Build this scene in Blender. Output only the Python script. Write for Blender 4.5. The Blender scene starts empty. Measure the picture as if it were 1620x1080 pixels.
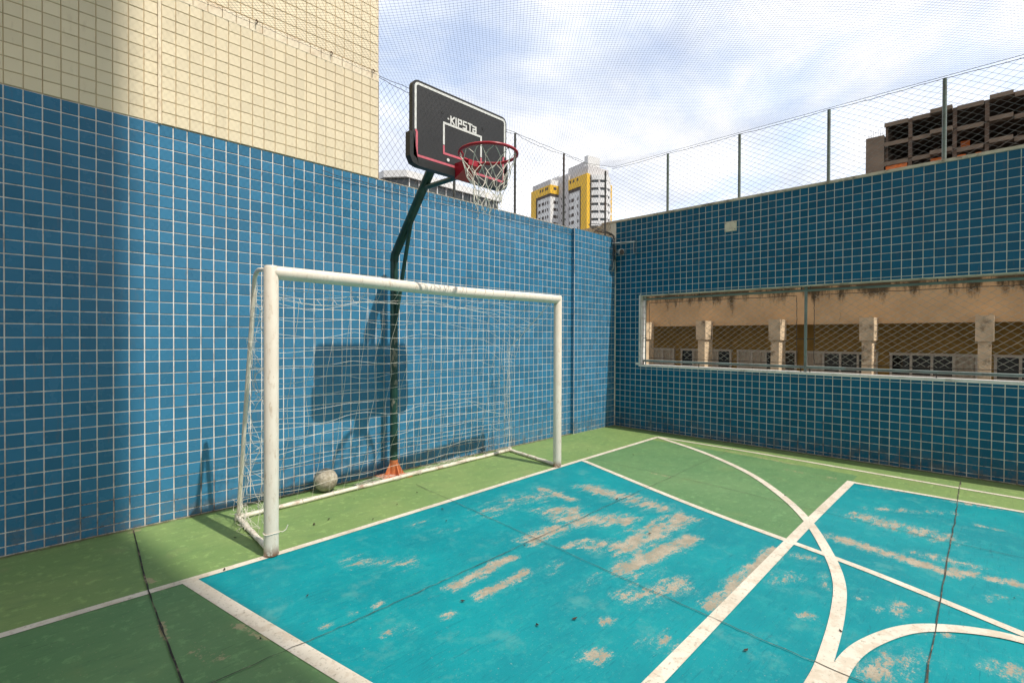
import bpy, bmesh, math, random
import numpy as np
from mathutils import Vector, Matrix
random.seed(7); rng = np.random.default_rng(7)
S = bpy.context.scene
C = S.collection
R = math.radians

# ------------------------------------------------------------------ camera
YAW, PITCH, ROLL, FPX = 0.7926, -0.0089, 0.0038, 794.86
CAM = np.array([-7.5772, -4.9857, 1.5464])
fw = np.array([math.sin(YAW)*math.cos(PITCH), math.cos(YAW)*math.cos(PITCH), math.sin(PITCH)])
rt0 = np.array([math.cos(YAW), -math.sin(YAW), 0.0]); up0 = np.cross(rt0, fw)
rt = rt0*math.cos(ROLL)+up0*math.sin(ROLL); up = up0*math.cos(ROLL)-rt0*math.sin(ROLL)
cd = bpy.data.cameras.new('camera'); cam = bpy.data.objects.new('camera', cd); C.objects.link(cam)
cd.sensor_width = 36; cd.lens = FPX/1620*36; cd.clip_start = .05; cd.clip_end = 3000
cam.matrix_world = Matrix(((rt[0], up[0], -fw[0], CAM[0]), (rt[1], up[1], -fw[1], CAM[1]), (rt[2], up[2], -fw[2], CAM[2]), (0, 0, 0, 1)))
S.camera = cam
# ------------------------------------------------------------------ sky, sun, exposure
TO_SUN = Vector((0.125, -1.0, 1.58)).normalized()
W = bpy.data.worlds.new('World'); S.world = W; W.use_nodes = True
wn = W.node_tree.nodes; wl = W.node_tree.links; wn.clear()
def wnode(t, **k):
    n = wn.new(t)
    for a, b in k.items(): setattr(n, a, b)
    return n
sky = wnode('ShaderNodeTexSky', sky_type='NISHITA', sun_disc=False, sun_elevation=math.asin(TO_SUN.z),
            sun_rotation=math.atan2(TO_SUN.x, TO_SUN.y), air_density=1.0, dust_density=1.0, ozone_density=1.0)
tc = wnode('ShaderNodeTexCoord'); sep = wnode('ShaderNodeSeparateXYZ'); wl.new(tc.outputs['Generated'], sep.inputs[0])
zc = wnode('ShaderNodeMath', operation='MAXIMUM'); zc.inputs[1].default_value = 0.0; wl.new(sep.outputs[2], zc.inputs[0])
za = wnode('ShaderNodeMath', operation='ADD'); za.inputs[1].default_value = 0.25; wl.new(zc.outputs[0], za.inputs[0])
dx = wnode('ShaderNodeMath', operation='DIVIDE'); wl.new(sep.outputs[0], dx.inputs[0]); wl.new(za.outputs[0], dx.inputs[1])
dy = wnode('ShaderNodeMath', operation='DIVIDE'); wl.new(sep.outputs[1], dy.inputs[0]); wl.new(za.outputs[0], dy.inputs[1])
cmb = wnode('ShaderNodeCombineXYZ'); wl.new(dx.outputs[0], cmb.inputs[0]); wl.new(dy.outputs[0], cmb.inputs[1])
n1 = wnode('ShaderNodeTexNoise'); n1.inputs['Scale'].default_value = 1.55; n1.inputs['Detail'].default_value = 7; n1.inputs['Roughness'].default_value = .56; n1.inputs['Distortion'].default_value = .35
n2 = wnode('ShaderNodeTexNoise'); n2.inputs['Scale'].default_value = 2.6; n2.inputs['Detail'].default_value = 6
wl.new(cmb.outputs[0], n1.inputs['Vector']); wl.new(cmb.outputs[0], n2.inputs['Vector'])
cr = wnode('ShaderNodeValToRGB'); cr.color_ramp.elements[0].position = .34; cr.color_ramp.elements[1].position = .52
cr.color_ramp.elements[0].color = (.42, .42, .42, 1)
wl.new(n1.outputs['Fac'], cr.inputs[0])
cc = wnode('ShaderNodeValToRGB'); cc.color_ramp.elements[0].position = .34; cc.color_ramp.elements[1].position = .62
cc.color_ramp.elements[0].color = (4.3, 4.6, 5.3, 1); cc.color_ramp.elements[1].color = (6.8, 6.8, 6.9, 1)
wl.new(n2.outputs['Fac'], cc.inputs[0])
sg = wnode('ShaderNodeMix', data_type='RGBA', blend_type='MULTIPLY'); sg.inputs[0].default_value = 1.0
sg.inputs[7].default_value = (1.5, 1.5, 1.5, 1); wl.new(sky.outputs[0], sg.inputs[6])
mx = wnode('ShaderNodeMix', data_type='RGBA'); wl.new(cr.outputs[0], mx.inputs[0]); wl.new(sg.outputs[2], mx.inputs[6]); wl.new(cc.outputs[0], mx.inputs[7])
bg = wnode('ShaderNodeBackground'); bg.inputs['Strength'].default_value = 0.138; wl.new(mx.outputs[2], bg.inputs[0])
wo = wnode('ShaderNodeOutputWorld'); wl.new(bg.outputs[0], wo.inputs[0])
sd = bpy.data.lights.new('sun', 'SUN'); sd.energy = 3.35; sd.angle = R(.53); sd.color = (1.0, .93, .82)
so = bpy.data.objects.new('sun', sd); C.objects.link(so); so.rotation_euler = TO_SUN.to_track_quat('Z', 'Y').to_euler(); so.location = (0, -20, 30)
S.view_settings.view_transform = 'Standard'; S.view_settings.look = 'None'; S.view_settings.gamma = 1; S.view_settings.exposure = 0.55
S.view_settings.use_curve_mapping = False
S.cycles.max_bounces = 6; S.cycles.transparent_max_bounces = 8

# ------------------------------------------------------------------ materials
class NT:
    def __init__(s, name):
        s.m = bpy.data.materials.new(name); s.m.use_nodes = True; t = s.m.node_tree; s.n = t.nodes; s.l = t.links
        s.b = s.n['Principled BSDF']
    def node(s, t, ins=None, **k):
        n = s.n.new(t)
        for a, b in k.items(): setattr(n, a, b)
        for a, b in (ins or {}).items(): s.put(n.inputs[a], b)
        return n
    def put(s, sock, v):
        if isinstance(v, bpy.types.NodeSocket): s.l.new(v, sock)
        else:
            if isinstance(v, tuple) and len(v) == 3 and sock.type == 'RGBA': v = v+(1,)
            sock.default_value = v
    def math(s, op, a, b=0.0, clamp=False):
        n = s.node('ShaderNodeMath', operation=op, use_clamp=clamp); s.put(n.inputs[0], a); s.put(n.inputs[1], b); return n.outputs[0]
    def pos(s): return s.node('ShaderNodeNewGeometry').outputs['Position']
    def opos(s): return s.node('ShaderNodeTexCoord').outputs['Object']
    def mapv(s, v, scale=(1, 1, 1), loc=(0, 0, 0), rot=(0, 0, 0)):
        return s.node('ShaderNodeMapping', {'Vector': v, 'Scale': scale, 'Location': loc, 'Rotation': rot}).outputs[0]
    def noise(s, v, scale, detail=5, rough=.55, dist=0.0):
        return s.node('ShaderNodeTexNoise', {'Vector': v, 'Scale': scale, 'Detail': detail, 'Roughness': rough, 'Distortion': dist}).outputs['Fac']
    def step(s, v, a, b):
        n = s.node('ShaderNodeMapRange', interpolation_type='SMOOTHSTEP'); s.put(n.inputs[0], v); n.inputs[1].default_value = a; n.inputs[2].default_value = b; return n.outputs[0]
    def mix(s, f, a, b, blend='MIX'):
        n = s.node('ShaderNodeMix', data_type='RGBA', blend_type=blend); s.put(n.inputs[0], f); s.put(n.inputs[6], a); s.put(n.inputs[7], b); return n.outputs[2]
    def bump(s, h, strength=.3, dist=.01):
        s.put(s.b.inputs['Normal'], s.node('ShaderNodeBump', {'Height': h, 'Strength': strength, 'Distance': dist}).outputs[0])
    def done(s, col=None, rough=None, metal=None, spec=None):
        if col is not None: s.put(s.b.inputs['Base Color'], col)
        if rough is not None: s.put(s.b.inputs['Roughness'], rough)
        if metal is not None: s.put(s.b.inputs['Metallic'], metal)
        if spec is not None: s.put(s.b.inputs['Specular IOR Level'], spec)
        return s.m

def plain(name, col, rough=.6, metal=0.0, var=.18, scale=6.0, dirt=None, dirt_amt=.5, dscale=3.0, bumps=0.0, bscale=80.0, spec=.5):
    t = NT(name); p = t.pos()
    v = t.noise(p, scale, 5)
    dark = tuple(c*(1-var) for c in col); lite = tuple(min(1, c*(1+var)) for c in col)
    c = t.mix(t.step(v, .3, .7), dark, lite)
    if dirt:
        d = t.noise(t.mapv(p, loc=(3.1, 7.7, 1.3)), dscale, 8, .68)
        c = t.mix(t.math('MULTIPLY', t.step(d, .5, .68), dirt_amt), c, dirt)
    if bumps: t.bump(t.noise(p, bscale, 4), bumps, .004)
    return t.done(c, rough, metal, spec)

def tile_mat(name, col, pitch, origin, rough=.16, var=.14, stain=(.2, .15, .1), spec=.5, sheen=0.0):
    t = NT(name); p = t.pos()
    q = t.mapv(t.node('ShaderNodeVectorMath', {0: p, 1: origin}, operation='SUBTRACT').outputs[0], scale=tuple(1/x for x in pitch))
    f = t.node('ShaderNodeVectorMath', {0: q}, operation='FLOOR').outputs[0]
    w = t.node('ShaderNodeTexWhiteNoise', {'Vector': f}, noise_dimensions='3D').outputs['Value']
    c = t.mix(w, tuple(x*(1-var) for x in col), tuple(x*(1+var) for x in col))
    n = t.noise(p, 1.3, 5, .6)
    c = t.mix(t.math('MULTIPLY', t.step(n, .45, .75), .12), c, tuple(x*.8 for x in col))
    fine = t.noise(t.mapv(p, scale=(1, 1, .22)), 26, 6, .7)
    c = t.mix(t.math('MULTIPLY', t.step(fine, .56, .68), .16), c, stain)
    z = t.node('ShaderNodeSeparateXYZ', {0: p}).outputs[2]
    sp = t.math('MULTIPLY', t.math('SUBTRACT', 1.0, t.step(z, .02, .3)), t.step(t.noise(p, 9, 6, .7), .42, .66))
    c = t.mix(t.math('MULTIPLY', sp, .45), c, stain)
    t.bump(t.noise(p, 14, 3), .05, .01)
    r = t.math('ADD', t.math('MULTIPLY', t.noise(p, 7, 5), .22), rough-.05)
    t.b.inputs['Sheen Weight'].default_value = sheen; t.b.inputs['Sheen Roughness'].default_value = .45; t.b.inputs['Sheen Tint'].default_value = (.85, .9, 1, 1)
    return t.done(c, r, None, spec)

def grout_mat(name, col, dirt=(.17, .11, .07)):
    t = NT(name); p = t.pos()
    n = t.noise(p, 3.2, 7, .65); m = t.noise(t.mapv(p, scale=(1, 1, .3)), 17, 6, .7)
    z = t.node('ShaderNodeSeparateXYZ', {0: p}).outputs[2]
    low = t.math('MULTIPLY', t.math('SUBTRACT', 1.0, t.step(z, .0, .7)), .5)
    f = t.math('ADD', t.math('MULTIPLY', t.step(n, .46, .72), .45), t.math('MULTIPLY', t.step(m, .5, .7), .45))
    f = t.math('ADD', f, t.math('MULTIPLY', low, t.step(m, .35, .6)), clamp=True)
    return t.done(t.mix(f, col, dirt), .9, None, .2)

M = {}
P = .1; PZ = .0976; XL0 = -7.567; YR0 = -4.0739; HL = 3.2865; HR = 3.56
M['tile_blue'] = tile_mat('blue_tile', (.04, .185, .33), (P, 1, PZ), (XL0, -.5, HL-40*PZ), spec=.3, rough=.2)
M['tile_shade_tint'] = tile_mat('shade_tinted_blue_tile', (.0, .104, .20), (1, P, PZ), (-.5, YR0-100*P, HR-40*PZ), rough=.3, spec=.22)  # same blue tile, darkened: the right wall's shade is put into the colour
M['tile_cream'] = tile_mat('cream_tile', (.80, .69, .49), (P, 1, PZ), (-6.67, -.5, HL), rough=.3, var=.05, stain=(.45, .33, .2))
M['grout'] = grout_mat('white_grout', (.84, .80, .76))
M['grout_r'] = grout_mat('grey_grout', (.76, .74, .66))
M['grout_c'] = grout_mat('beige_grout', (.58, .44, .27), (.22, .14, .08))
M['coping'] = plain('coping_cement', (.62, .53, .42), .85, var=.15, dirt=(.12, .09, .06), dirt_amt=.8, dscale=7)
M['white_trim'] = plain('white_trim_paint', (.74, .71, .66), .6, var=.05, dirt=(.3, .24, .18), dirt_amt=.5, dscale=8)
M['concrete'] = plain('plain_concrete', (.33, .31, .28), .9, dirt=(.14, .12, .1), dscale=1.5, bumps=.3)
M['asphalt'] = plain('asphalt', (.05, .05, .05), .95, bumps=.3)

# ------------------------------------------------------------------ mesh helpers
class MB:
    def __init__(s): s.v = []; s.f = []; s.sm = False
    def add(s, vs, fs):
        o = len(s.v); s.v.extend([tuple(map(float, v)) for v in vs]); s.f.extend([tuple(o+i for i in f) for f in fs]); return s
    def box(s, a, b, taper=0.0):
        (x0, y0, z0), (x1, y1, z1) = a, b
        return s.add([(x0, y0, z0), (x1, y0, z0), (x1, y1, z0), (x0, y1, z0), (x0, y0, z1), (x1, y0, z1), (x1, y1, z1), (x0, y1, z1)],
                     [(3, 2, 1, 0), (4, 5, 6, 7), (0, 1, 5, 4), (1, 2, 6, 5), (2, 3, 7, 6), (3, 0, 4, 7)])
    def obox(s, o, ax, ay, az, a, b):
        o, ax, ay, az = map(np.array, (o, ax, ay, az)); (x0, y0, z0), (x1, y1, z1) = a, b
        pts = [(x0, y0, z0), (x1, y0, z0), (x1, y1, z0), (x0, y1, z0), (x0, y0, z1), (x1, y0, z1), (x1, y1, z1), (x0, y1, z1)]
        fs = [(3, 2, 1, 0), (4, 5, 6, 7), (0, 1, 5, 4), (1, 2, 6, 5), (2, 3, 7, 6), (3, 0, 4, 7)]
        if np.dot(np.cross(ax, ay), az) < 0: fs = [f[::-1] for f in fs]
        return s.add([o+ax*p[0]+ay*p[1]+az*p[2] for p in pts], fs)
    def tube(s, pts, r, n=6, cap=True, closed=False):
        p = np.array(pts, float); k = len(p)
        if closed: d = np.roll(p, -1, 0)-np.roll(p, 1, 0)
        else: d = np.gradient(p, axis=0)
        d /= np.linalg.norm(d, axis=1)[:, None]+1e-12
        ref = np.array([0, 0, 1.0]) if abs(d[0][2]) < .9 else np.array([1.0, 0, 0])
        a = np.cross(d[0], ref); a /= np.linalg.norm(a); A = [a]
        for i in range(1, k):
            a = A[-1]-d[i]*np.dot(A[-1], d[i]); a /= np.linalg.norm(a)+1e-12; A.append(a)
        A = np.array(A); B = np.cross(d, A); rr = np.full(k, r) if np.isscalar(r) else np.array(r)
        th = np.arange(n)*2*math.pi/n
        V = p[:, None]+rr[:, None, None]*(A[:, None]*np.cos(th)[None, :, None]+B[:, None]*np.sin(th)[None, :, None])
        o = len(s.v); s.v.extend(map(tuple, V.reshape(-1, 3).tolist()))
        for i in range(k if closed else k-1):
            i2 = (i+1) % k
            for j in range(n):
                j2 = (j+1) % n; s.f.append((o+i*n+j, o+i*n+j2, o+i2*n+j2, o+i2*n+j))
        if cap and not closed:
            s.f.append(tuple(o+j for j in range(n))[::-1]); s.f.append(tuple(o+(k-1)*n+j for j in range(n)))
        return s
    def ribbon(s, pts, w, z):
        p = np.array(pts, float); d = np.gradient(p, axis=0); d /= np.linalg.norm(d, axis=1)[:, None]
        nrm = np.stack([-d[:, 1], d[:, 0]], 1)
        ww = np.full(len(p), w) if np.isscalar(w) else np.array(w)
        L = p+nrm*ww[:, None]/2; Q = p-nrm*ww[:, None]/2; o = len(s.v)
        for a, b in zip(L, Q): s.v += [(a[0], a[1], z), (b[0], b[1], z)]
        for i in range(len(p)-1): s.f.append((o+2*i, o+2*i+1, o+2*i+3, o+2*i+2))
        return s
    def prism(s, poly, o, ax, ay, az, d0, d1):
        o, ax, ay, az = map(np.array, (o, ax, ay, az)); n = len(poly)
        vs = [o+ax*x+ay*y+az*d0 for x, y in poly]+[o+ax*x+ay*y+az*d1 for x, y in poly]
        fs = [tuple(range(n))[::-1], tuple(range(n, 2*n))]+[(i, (i+1) % n, n+(i+1) % n, n+i) for i in range(n)]
        return s.add(vs, fs)
    def build(s, name, mat, parent=None, smooth=False, fixn=False):
        me = bpy.data.meshes.new(name); me.from_pydata(s.v, [], s.f)
        if fixn:
            bm = bmesh.new(); bm.from_mesh(me); bmesh.ops.recalc_face_normals(bm, faces=bm.faces); bm.to_mesh(me); bm.free()
        if smooth: me.polygons.foreach_set('use_smooth', [True]*len(me.polygons))
        if smooth: me.set_sharp_from_angle(angle=R(40))
        me.materials.append(mat); return link(name, me, parent)
def link(name, me, parent=None):
    o = bpy.data.objects.new(name, me); C.objects.link(o)
    if parent is not None: o.parent = parent; o.matrix_parent_inverse = parent_inv(parent)
    return o
def world_of(p):
    return p.matrix_basis.copy() if p.parent is None else world_of(p.parent) @ p.matrix_parent_inverse @ p.matrix_basis
def parent_inv(p): return world_of(p).inverted()
def thing(name, label, cat, loc=(0, 0, 0), group=None, kind=None):
    o = bpy.data.objects.new(name, None); C.objects.link(o); o.location = loc; o.empty_display_size = .2
    return tag(o, label, cat, group, kind)
def tag(o, label=None, cat=None, group=None, kind=None):
    if label: o['label'] = label
    if cat: o['category'] = cat
    if group: o['group'] = group
    if kind: o['kind'] = kind
    return o
def stuff(o): o['kind'] = 'stuff'; return o
def project(X):
    d = np.array(X)-CAM; z = d@fw
    return 810+FPX*(d@rt)/z, 540-FPX*(d@up)/z, z
def smooth_path(ctrl, n):
    p = np.array(ctrl, float); k = len(p); out = []
    q = np.vstack([2*p[0]-p[1], p, 2*p[-1]-p[-2]])
    for i in range(k-1):
        a, b, c, d = q[i:i+4]
        for t in np.linspace(0, 1, n, endpoint=False):
            out.append(.5*((2*b)+(-a+c)*t+(2*a-5*b+4*c-d)*t*t+(-a+3*b-3*c+d)*t**3))
    out.append(p[-1]); return np.array(out)

# ------------------------------------------------------------------ ground and court floor
g = MB().add([(-900, -900, -.6), (1200, -900, -.6), (1200, 1200, -.6), (-900, 1200, -.6)], [(0, 1, 2, 3)]).build('ground', M['asphalt'])
tag(g, 'grey asphalt ground of the city round the court', 'ground', kind='structure')

GOAL_LINE = [(-12.5, -1.33), (-7.59, -1.31), (-6.3, -1.305), (-5.0, -1.265), (-3.2, -1.2), (-.42, -1.13)]
KEY_LEFT = [(-6.755, -1.32), (-6.585, -2.31), (-6.475, -2.93), (-6.1, -5.0), (-5.6, -8)]
AREA = [(-2.47, -1.22), (-3.12, -2.955), (-3.48, -4.16), (-3.64, -4.6), (-3.83, -5.06), (-4.3, -6.2), (-4.9, -8)]
DIAG = [(-1.14, -3.80), (-2.89, -3.815), (-5.53, -3.87), (-9.0, -3.93)]
RIGHTB = [(-1.185, -3.77), (-1.18, -4.5), (-1.18, -5.11), (-1.19, -8)]
SIDE = [(-.42, -1.12), (-.47, -2.63), (-.58, -4.02), (-.65, -5.11), (-.75, -8)]
ARC1 = [(-.45, -1.15), (-.94, -2.06), (-1.55, -2.85), (-2.2, -3.41), (-2.79, -3.79), (-3.41, -4.08), (-3.86, -4.24), (-4.28, -4.32), (-4.73, -4.37), (-5.04, -4.385), (-5.6, -4.36), (-6.4, -4.2)]
ARC2 = [(-5.6, -4.56), (-5.25, -4.47), (-4.97, -4.45), (-4.72, -4.455), (-4.5, -4.50), (-4.25, -4.60), (-4.09, -4.72), (-3.96, -4.9), (-3.91, -5.08), (-3.93, -5.4), (-4.1, -5.8)]
def xat(poly, y):
    p = np.array(sorted(poly, key=lambda t: t[1])); return np.interp(y, p[:, 1], p[:, 0])
def yat(poly, x):
    p = np.array(sorted(poly)); return np.interp(x, p[:, 0], p[:, 1])

def green_paint(name, c0, c1, c2, c3):
    t = NT(name); p = t.pos(); at = t.node('ShaderNodeAttribute', attribute_name='wear').outputs['Fac']
    v = t.noise(p, 1.1, 6, .6); base = t.mix(t.step(v, .35, .68), c0, c1)
    v2 = t.noise(t.mapv(p, scale=(1, 2.2, 1), rot=(0, 0, .5)), 4.5, 7, .7); base = t.mix(t.math('MULTIPLY', t.step(v2, .5, .72), .45), base, c2)
    v5 = t.noise(t.mapv(p, loc=(4, 1, 0)), 2.3, 6, .66); base = t.mix(t.math('MULTIPLY', t.step(v5, .54, .74), .5), base, c3)
    for rot, sc_, loc in ((.9, 5, 0), (2.2, 4, 7)):
        sc = t.noise(t.mapv(p, scale=(1, 10, 1), rot=(0, 0, rot), loc=(loc, loc, 0)), sc_, 8, .75, .8); base = t.mix(t.math('MULTIPLY', t.step(sc, .59, .66), .38), base, tuple(x*.45 for x in c2))
    sp = t.noise(p, 55, 6, .75); base = t.mix(t.math('MULTIPLY', t.step(sp, .605, .66), .55), base, (.34, .30, .2))
    mm = t.math('ADD', t.math('MULTIPLY', t.math('SUBTRACT', t.noise(p, 9, 8, .72), .5), 1.3), t.math('MULTIPLY', t.math('SUBTRACT', t.noise(p, 42, 8, .72), .5), 1.2))
    wm = t.math('MULTIPLY', t.step(t.math('ADD', at, mm), .46, .62), .8)
    base = t.mix(wm, base, t.mix(t.noise(p, 12, 4), (.28, .24, .13), (.42, .35, .22)))
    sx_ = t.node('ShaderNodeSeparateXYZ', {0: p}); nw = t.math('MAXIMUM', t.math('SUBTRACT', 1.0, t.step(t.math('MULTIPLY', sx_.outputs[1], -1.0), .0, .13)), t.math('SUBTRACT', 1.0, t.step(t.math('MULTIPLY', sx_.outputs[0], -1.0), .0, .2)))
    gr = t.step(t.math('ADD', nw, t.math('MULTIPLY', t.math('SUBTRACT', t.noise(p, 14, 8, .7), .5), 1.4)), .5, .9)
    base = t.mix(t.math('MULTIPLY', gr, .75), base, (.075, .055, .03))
    base = t.mix(t.math('MULTIPLY', t.step(t.noise(t.mapv(p, loc=(2, 8, 0)), 13, 10, .74), .54, .61), .36), base, tuple(min(1, x*1.7) for x in c1))
    t.bump(t.math('ADD', t.noise(p, 160, 4), t.math('MULTIPLY', wm, -.5)), .15, .003)
    return t.done(base, t.math('ADD', t.math('MULTIPLY', v2, .25), .48), None, .35)
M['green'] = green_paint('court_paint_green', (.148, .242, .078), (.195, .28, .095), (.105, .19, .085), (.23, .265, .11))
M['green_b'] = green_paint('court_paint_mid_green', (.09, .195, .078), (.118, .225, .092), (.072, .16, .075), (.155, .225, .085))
t = NT('court_paint_turquoise'); p = t.pos(); at = t.node('ShaderNodeAttribute', attribute_name='wear').outputs['Fac']
v = t.noise(p, 1.3, 6, .6); base = t.mix(t.step(v, .35, .68), (.0, .20, .235), (.0, .245, .275))
v2 = t.noise(t.mapv(p, scale=(1, 2.4, 1), rot=(0, 0, .4)), 4.2, 8, .72); base = t.mix(t.math('MULTIPLY', t.step(v2, .5, .74), .55), base, (.015, .285, .28))
v4 = t.noise(t.mapv(p, loc=(9, 3, 0)), 2.0, 6, .65); base = t.mix(t.math('MULTIPLY', t.step(v4, .5, .75), .5), base, (.0, .175, .22))
for k, (rot, sc_, loc) in enumerate(((.3, 4.2, 0), (1.3, 3.6, 5), (2.3, 4.8, 9), (.9, 6, 3))):
    s1 = t.noise(t.mapv(p, scale=(1, 13, 1), rot=(0, 0, rot), loc=(loc, loc, 0)), sc_, 7, .7, 1.2)
    base = t.mix(t.math('MULTIPLY', t.step(s1, .59, .66), .34), base, (.0, .09, .13))
sp = t.noise(p, 60, 7, .78); base = t.mix(t.math('MULTIPLY', t.step(sp, .61, .66), .75), base, (.30, .31, .26))
base = t.mix(t.math('MULTIPLY', t.step(t.noise(t.mapv(p, loc=(2, 8, 0)), 11, 11, .76), .53, .60), .42), base, (.03, .29, .30))
base = t.mix(t.math('MULTIPLY', t.step(t.noise(t.mapv(p, loc=(7, 2, 0)), 3.1, 10, .74), .54, .66), .38), base, (.10, .30, .29))
ps = t.mapv(p, scale=(1, 2.6, 1), rot=(0, 0, -.03))
mm = t.math('ADD', t.math('ADD', t.math('MULTIPLY', t.math('SUBTRACT', t.noise(ps, 5.5, 9, .72), .5), 2.3), t.math('MULTIPLY', t.math('SUBTRACT', t.noise(p, 34, 9, .78), .5), 1.5)), t.math('MULTIPLY', t.math('SUBTRACT', t.noise(p, 110, 6, .75), .5), 1.5))
soft = t.math('MULTIPLY', t.step(t.math('ADD', at, mm), .18, .62), t.step(at, .02, .2))
base = t.mix(t.math('MULTIPLY', soft, .55), base, (.12, .30, .30))
wm = t.math('MULTIPLY', t.step(t.math('ADD', at, mm), .53, .575), t.step(at, .02, .2))
bare = t.mix(t.step(t.noise(p, 9, 5), .35, .65), (.30, .245, .175), (.42, .345, .26))
bare = t.mix(t.math('MULTIPLY', t.step(t.noise(p, 70, 5, .7), .5, .62), .5), bare, (.22, .16, .11))
base = t.mix(t.math('MULTIPLY', wm, .88), base, bare)
t.bump(t.math('ADD', t.noise(p, 160, 4), t.math('MULTIPLY', wm, -.7)), .15, .003)
M['blue'] = t.done(base, t.math('ADD', t.math('MULTIPLY', wm, .3), t.math('ADD', t.math('MULTIPLY', v2, .25), .42)), None, .3)
t = NT('court_line_paint'); p = t.pos()
w1 = t.noise(p, 7, 8, .72); base = t.mix(t.step(t.noise(p, 2.5, 5), .3, .7), (.56, .51, .42), (.68, .63, .54))
base = t.mix(t.math('MULTIPLY', t.step(w1, .49, .58), .5), base, (.47, .39, .29))
base = t.mix(t.math('MULTIPLY', t.step(t.noise(p, 45, 7, .75), .565, .62), .8), base, (.33, .29, .22))
M['line'] = t.done(base, .6, None, .3)
M['joint'] = plain('joint_sealant', (.02, .02, .016), .9, var=.3, dirt=(.28, .22, .15), dirt_amt=.9, dscale=5)
M['crack'] = plain('crack_filler', (.045, .045, .035), .9, var=.4, scale=14, dirt=(.30, .25, .18), dirt_amt=.8, dscale=9)

def floor_at(u, vv):
    x = (u-810)/FPX; y = (540-vv)/FPX; d = fw+x*rt+y*up; tt = -CAM[2]/d[2]; q = CAM+tt*d; return q[0], q[1]
# worn streaks of the real court, as segments on the floor (ends, half width, strength)
WEAR_PX = [((716, 928), (807, 881), .045, .95), ((756, 944), (835, 904), .04, .9), ((841, 853), (882, 836), .09, .9), ((982, 902), (1092, 851), .07, 1.0), ((986, 867), (1080, 818), .11, .9),
 ((900, 822), (990, 822), .13, .85), ((872, 808), (908, 808), .12, .8), ((815, 792), (872, 781), .12, .6), ((855, 772), (904, 790), .06, .8), ((933, 771), (1043, 802), .12, .8),
 ((558, 887), (648, 891), .09, .5), ((994, 944), (1080, 924), .09, .7), ((936, 1040), (946, 1036), .05, .95), ((955, 985), (968, 983), .035, .8), ((703, 974), (715, 970), .03, .7), ((770, 810), (806, 794), .13, .5),
 ((940, 866), (950, 860), .08, .7), ((892, 865), (927, 853), .035, .8), ((1127, 959), (1226, 870), .055, 1.0), ((1367, 818), (1475, 846), .13, .75), ((1324, 851), (1404, 875), .07, .9),
 ((1432, 884), (1507, 907), .055, 1.1), ((1507, 902), (1620, 926), .05, .9), ((1451, 875), (1545, 896), .06, .65), ((1376, 804), (1503, 811), .06, .5), ((1380, 1062), (1400, 1060), .07, .85), ((1420, 1042), (1445, 1036), .08, .6),
 ((1585, 1062), (1600, 1060), .06, .7), ((1030, 1018), (1056, 1008), .06, .55), ((1225, 920), (1245, 910), .08, .5), ((1270, 974), (1284, 972), .03, .8), ((1408, 966), (1432, 960), .06, .55),
 ((1255, 878), (1285, 882), .05, .7), ((590, 960), (604, 952), .02, .9), ((510, 992), (524, 985), .018, .8), ((555, 972), (566, 968), .015, .8), ((1005, 905), (1018, 900), .12, .45), ((860, 905), (880, 890), .05, .45), ((915, 930), (950, 905), .04, .4),
 ((617, 1000), (640, 996), .05, .4), ((1300, 905), (1306, 930), .025, .6), ((1560, 948), (1580, 944), .04, .5), ((1360, 945), (1372, 943), .03, .6), ((1450, 1000), (1500, 1003), .02, .6), ((1545, 830), (1600, 842), .03, .5), ((770, 765), (800, 762), .12, .35), ((655, 830), (668, 826), .06, .5), ((690, 840), (715, 838), .05, .4)]
segs = [(np.array(floor_at(*a)), np.array(floor_at(*b)), w, s_) for a, b, w, s_ in WEAR_PX]
GWEAR_PX = [((1150, 713), (1260, 735), .05, .5), ((1395, 772), (1440, 779), .05, .5), ((1240, 742), (1320, 756), .04, .5), ((255, 985), (262, 1010), .02, .7), ((300, 1030), (345, 1040), .06, .45), ((370, 985), (420, 1010), .03, .6), ((880, 700), (890, 702), .03, .6), ((1030, 748), (1060, 754), .02, .6), ((205, 842), (218, 838), .03, .7), ((233, 915), (242, 920), .02, .8), ((180, 952), (215, 942), .03, .6), ((1500, 792), (1580, 805), .04, .5), ((740, 708), (790, 704), .05, .3)]
gsegs = [(np.array(floor_at(*a)), np.array(floor_at(*b)), w, s_) for a, b, w, s_ in GWEAR_PX]
st = .02
xs = np.concatenate([np.arange(-12.5, -9.0, .25), np.arange(-9.0, .001, st)]); ys = np.concatenate([np.arange(-12, -7.0, .25), np.arange(-7.0, .001, st)])
xs[-1] = -.002; ys[-1] = -.002
X, Y = np.meshgrid(xs, ys); nx, ny = len(xs), len(ys)
Zf = np.zeros_like(X)
co = np.stack([X, Y, Zf], -1).reshape(-1, 3)
wear = np.zeros(X.shape)
def seg_field(sg_, X, Y):
    a, b, w, s_ = sg_; d = b-a; L2 = d@d+1e-9
    tt = np.clip(((X-a[0])*d[0]+(Y-a[1])*d[1])/L2, 0, 1)
    D = np.hypot(X-a[0]-tt*d[0], Y-a[1]-tt*d[1]); return s_*np.clip(1.15-D/w*.55, 0, 1)
for s_ in segs: wear = np.maximum(wear, seg_field(s_, X, Y)*.8)
for s_ in gsegs: wear = np.maximum(wear, seg_field(s_, X, Y))
xc = (xs[:-1]+xs[1:])/2; yc = (ys[:-1]+ys[1:])/2; XC, YC = np.meshgrid(xc, yc)
gl = yat(GOAL_LINE, XC.ravel()).reshape(XC.shape); kl = xat(KEY_LEFT, YC.ravel()).reshape(XC.shape)
al = xat(AREA, YC.ravel()).reshape(XC.shape); dg = yat(DIAG, XC.ravel()).reshape(XC.shape); rb = xat(RIGHTB, YC.ravel()).reshape(XC.shape)
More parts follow.
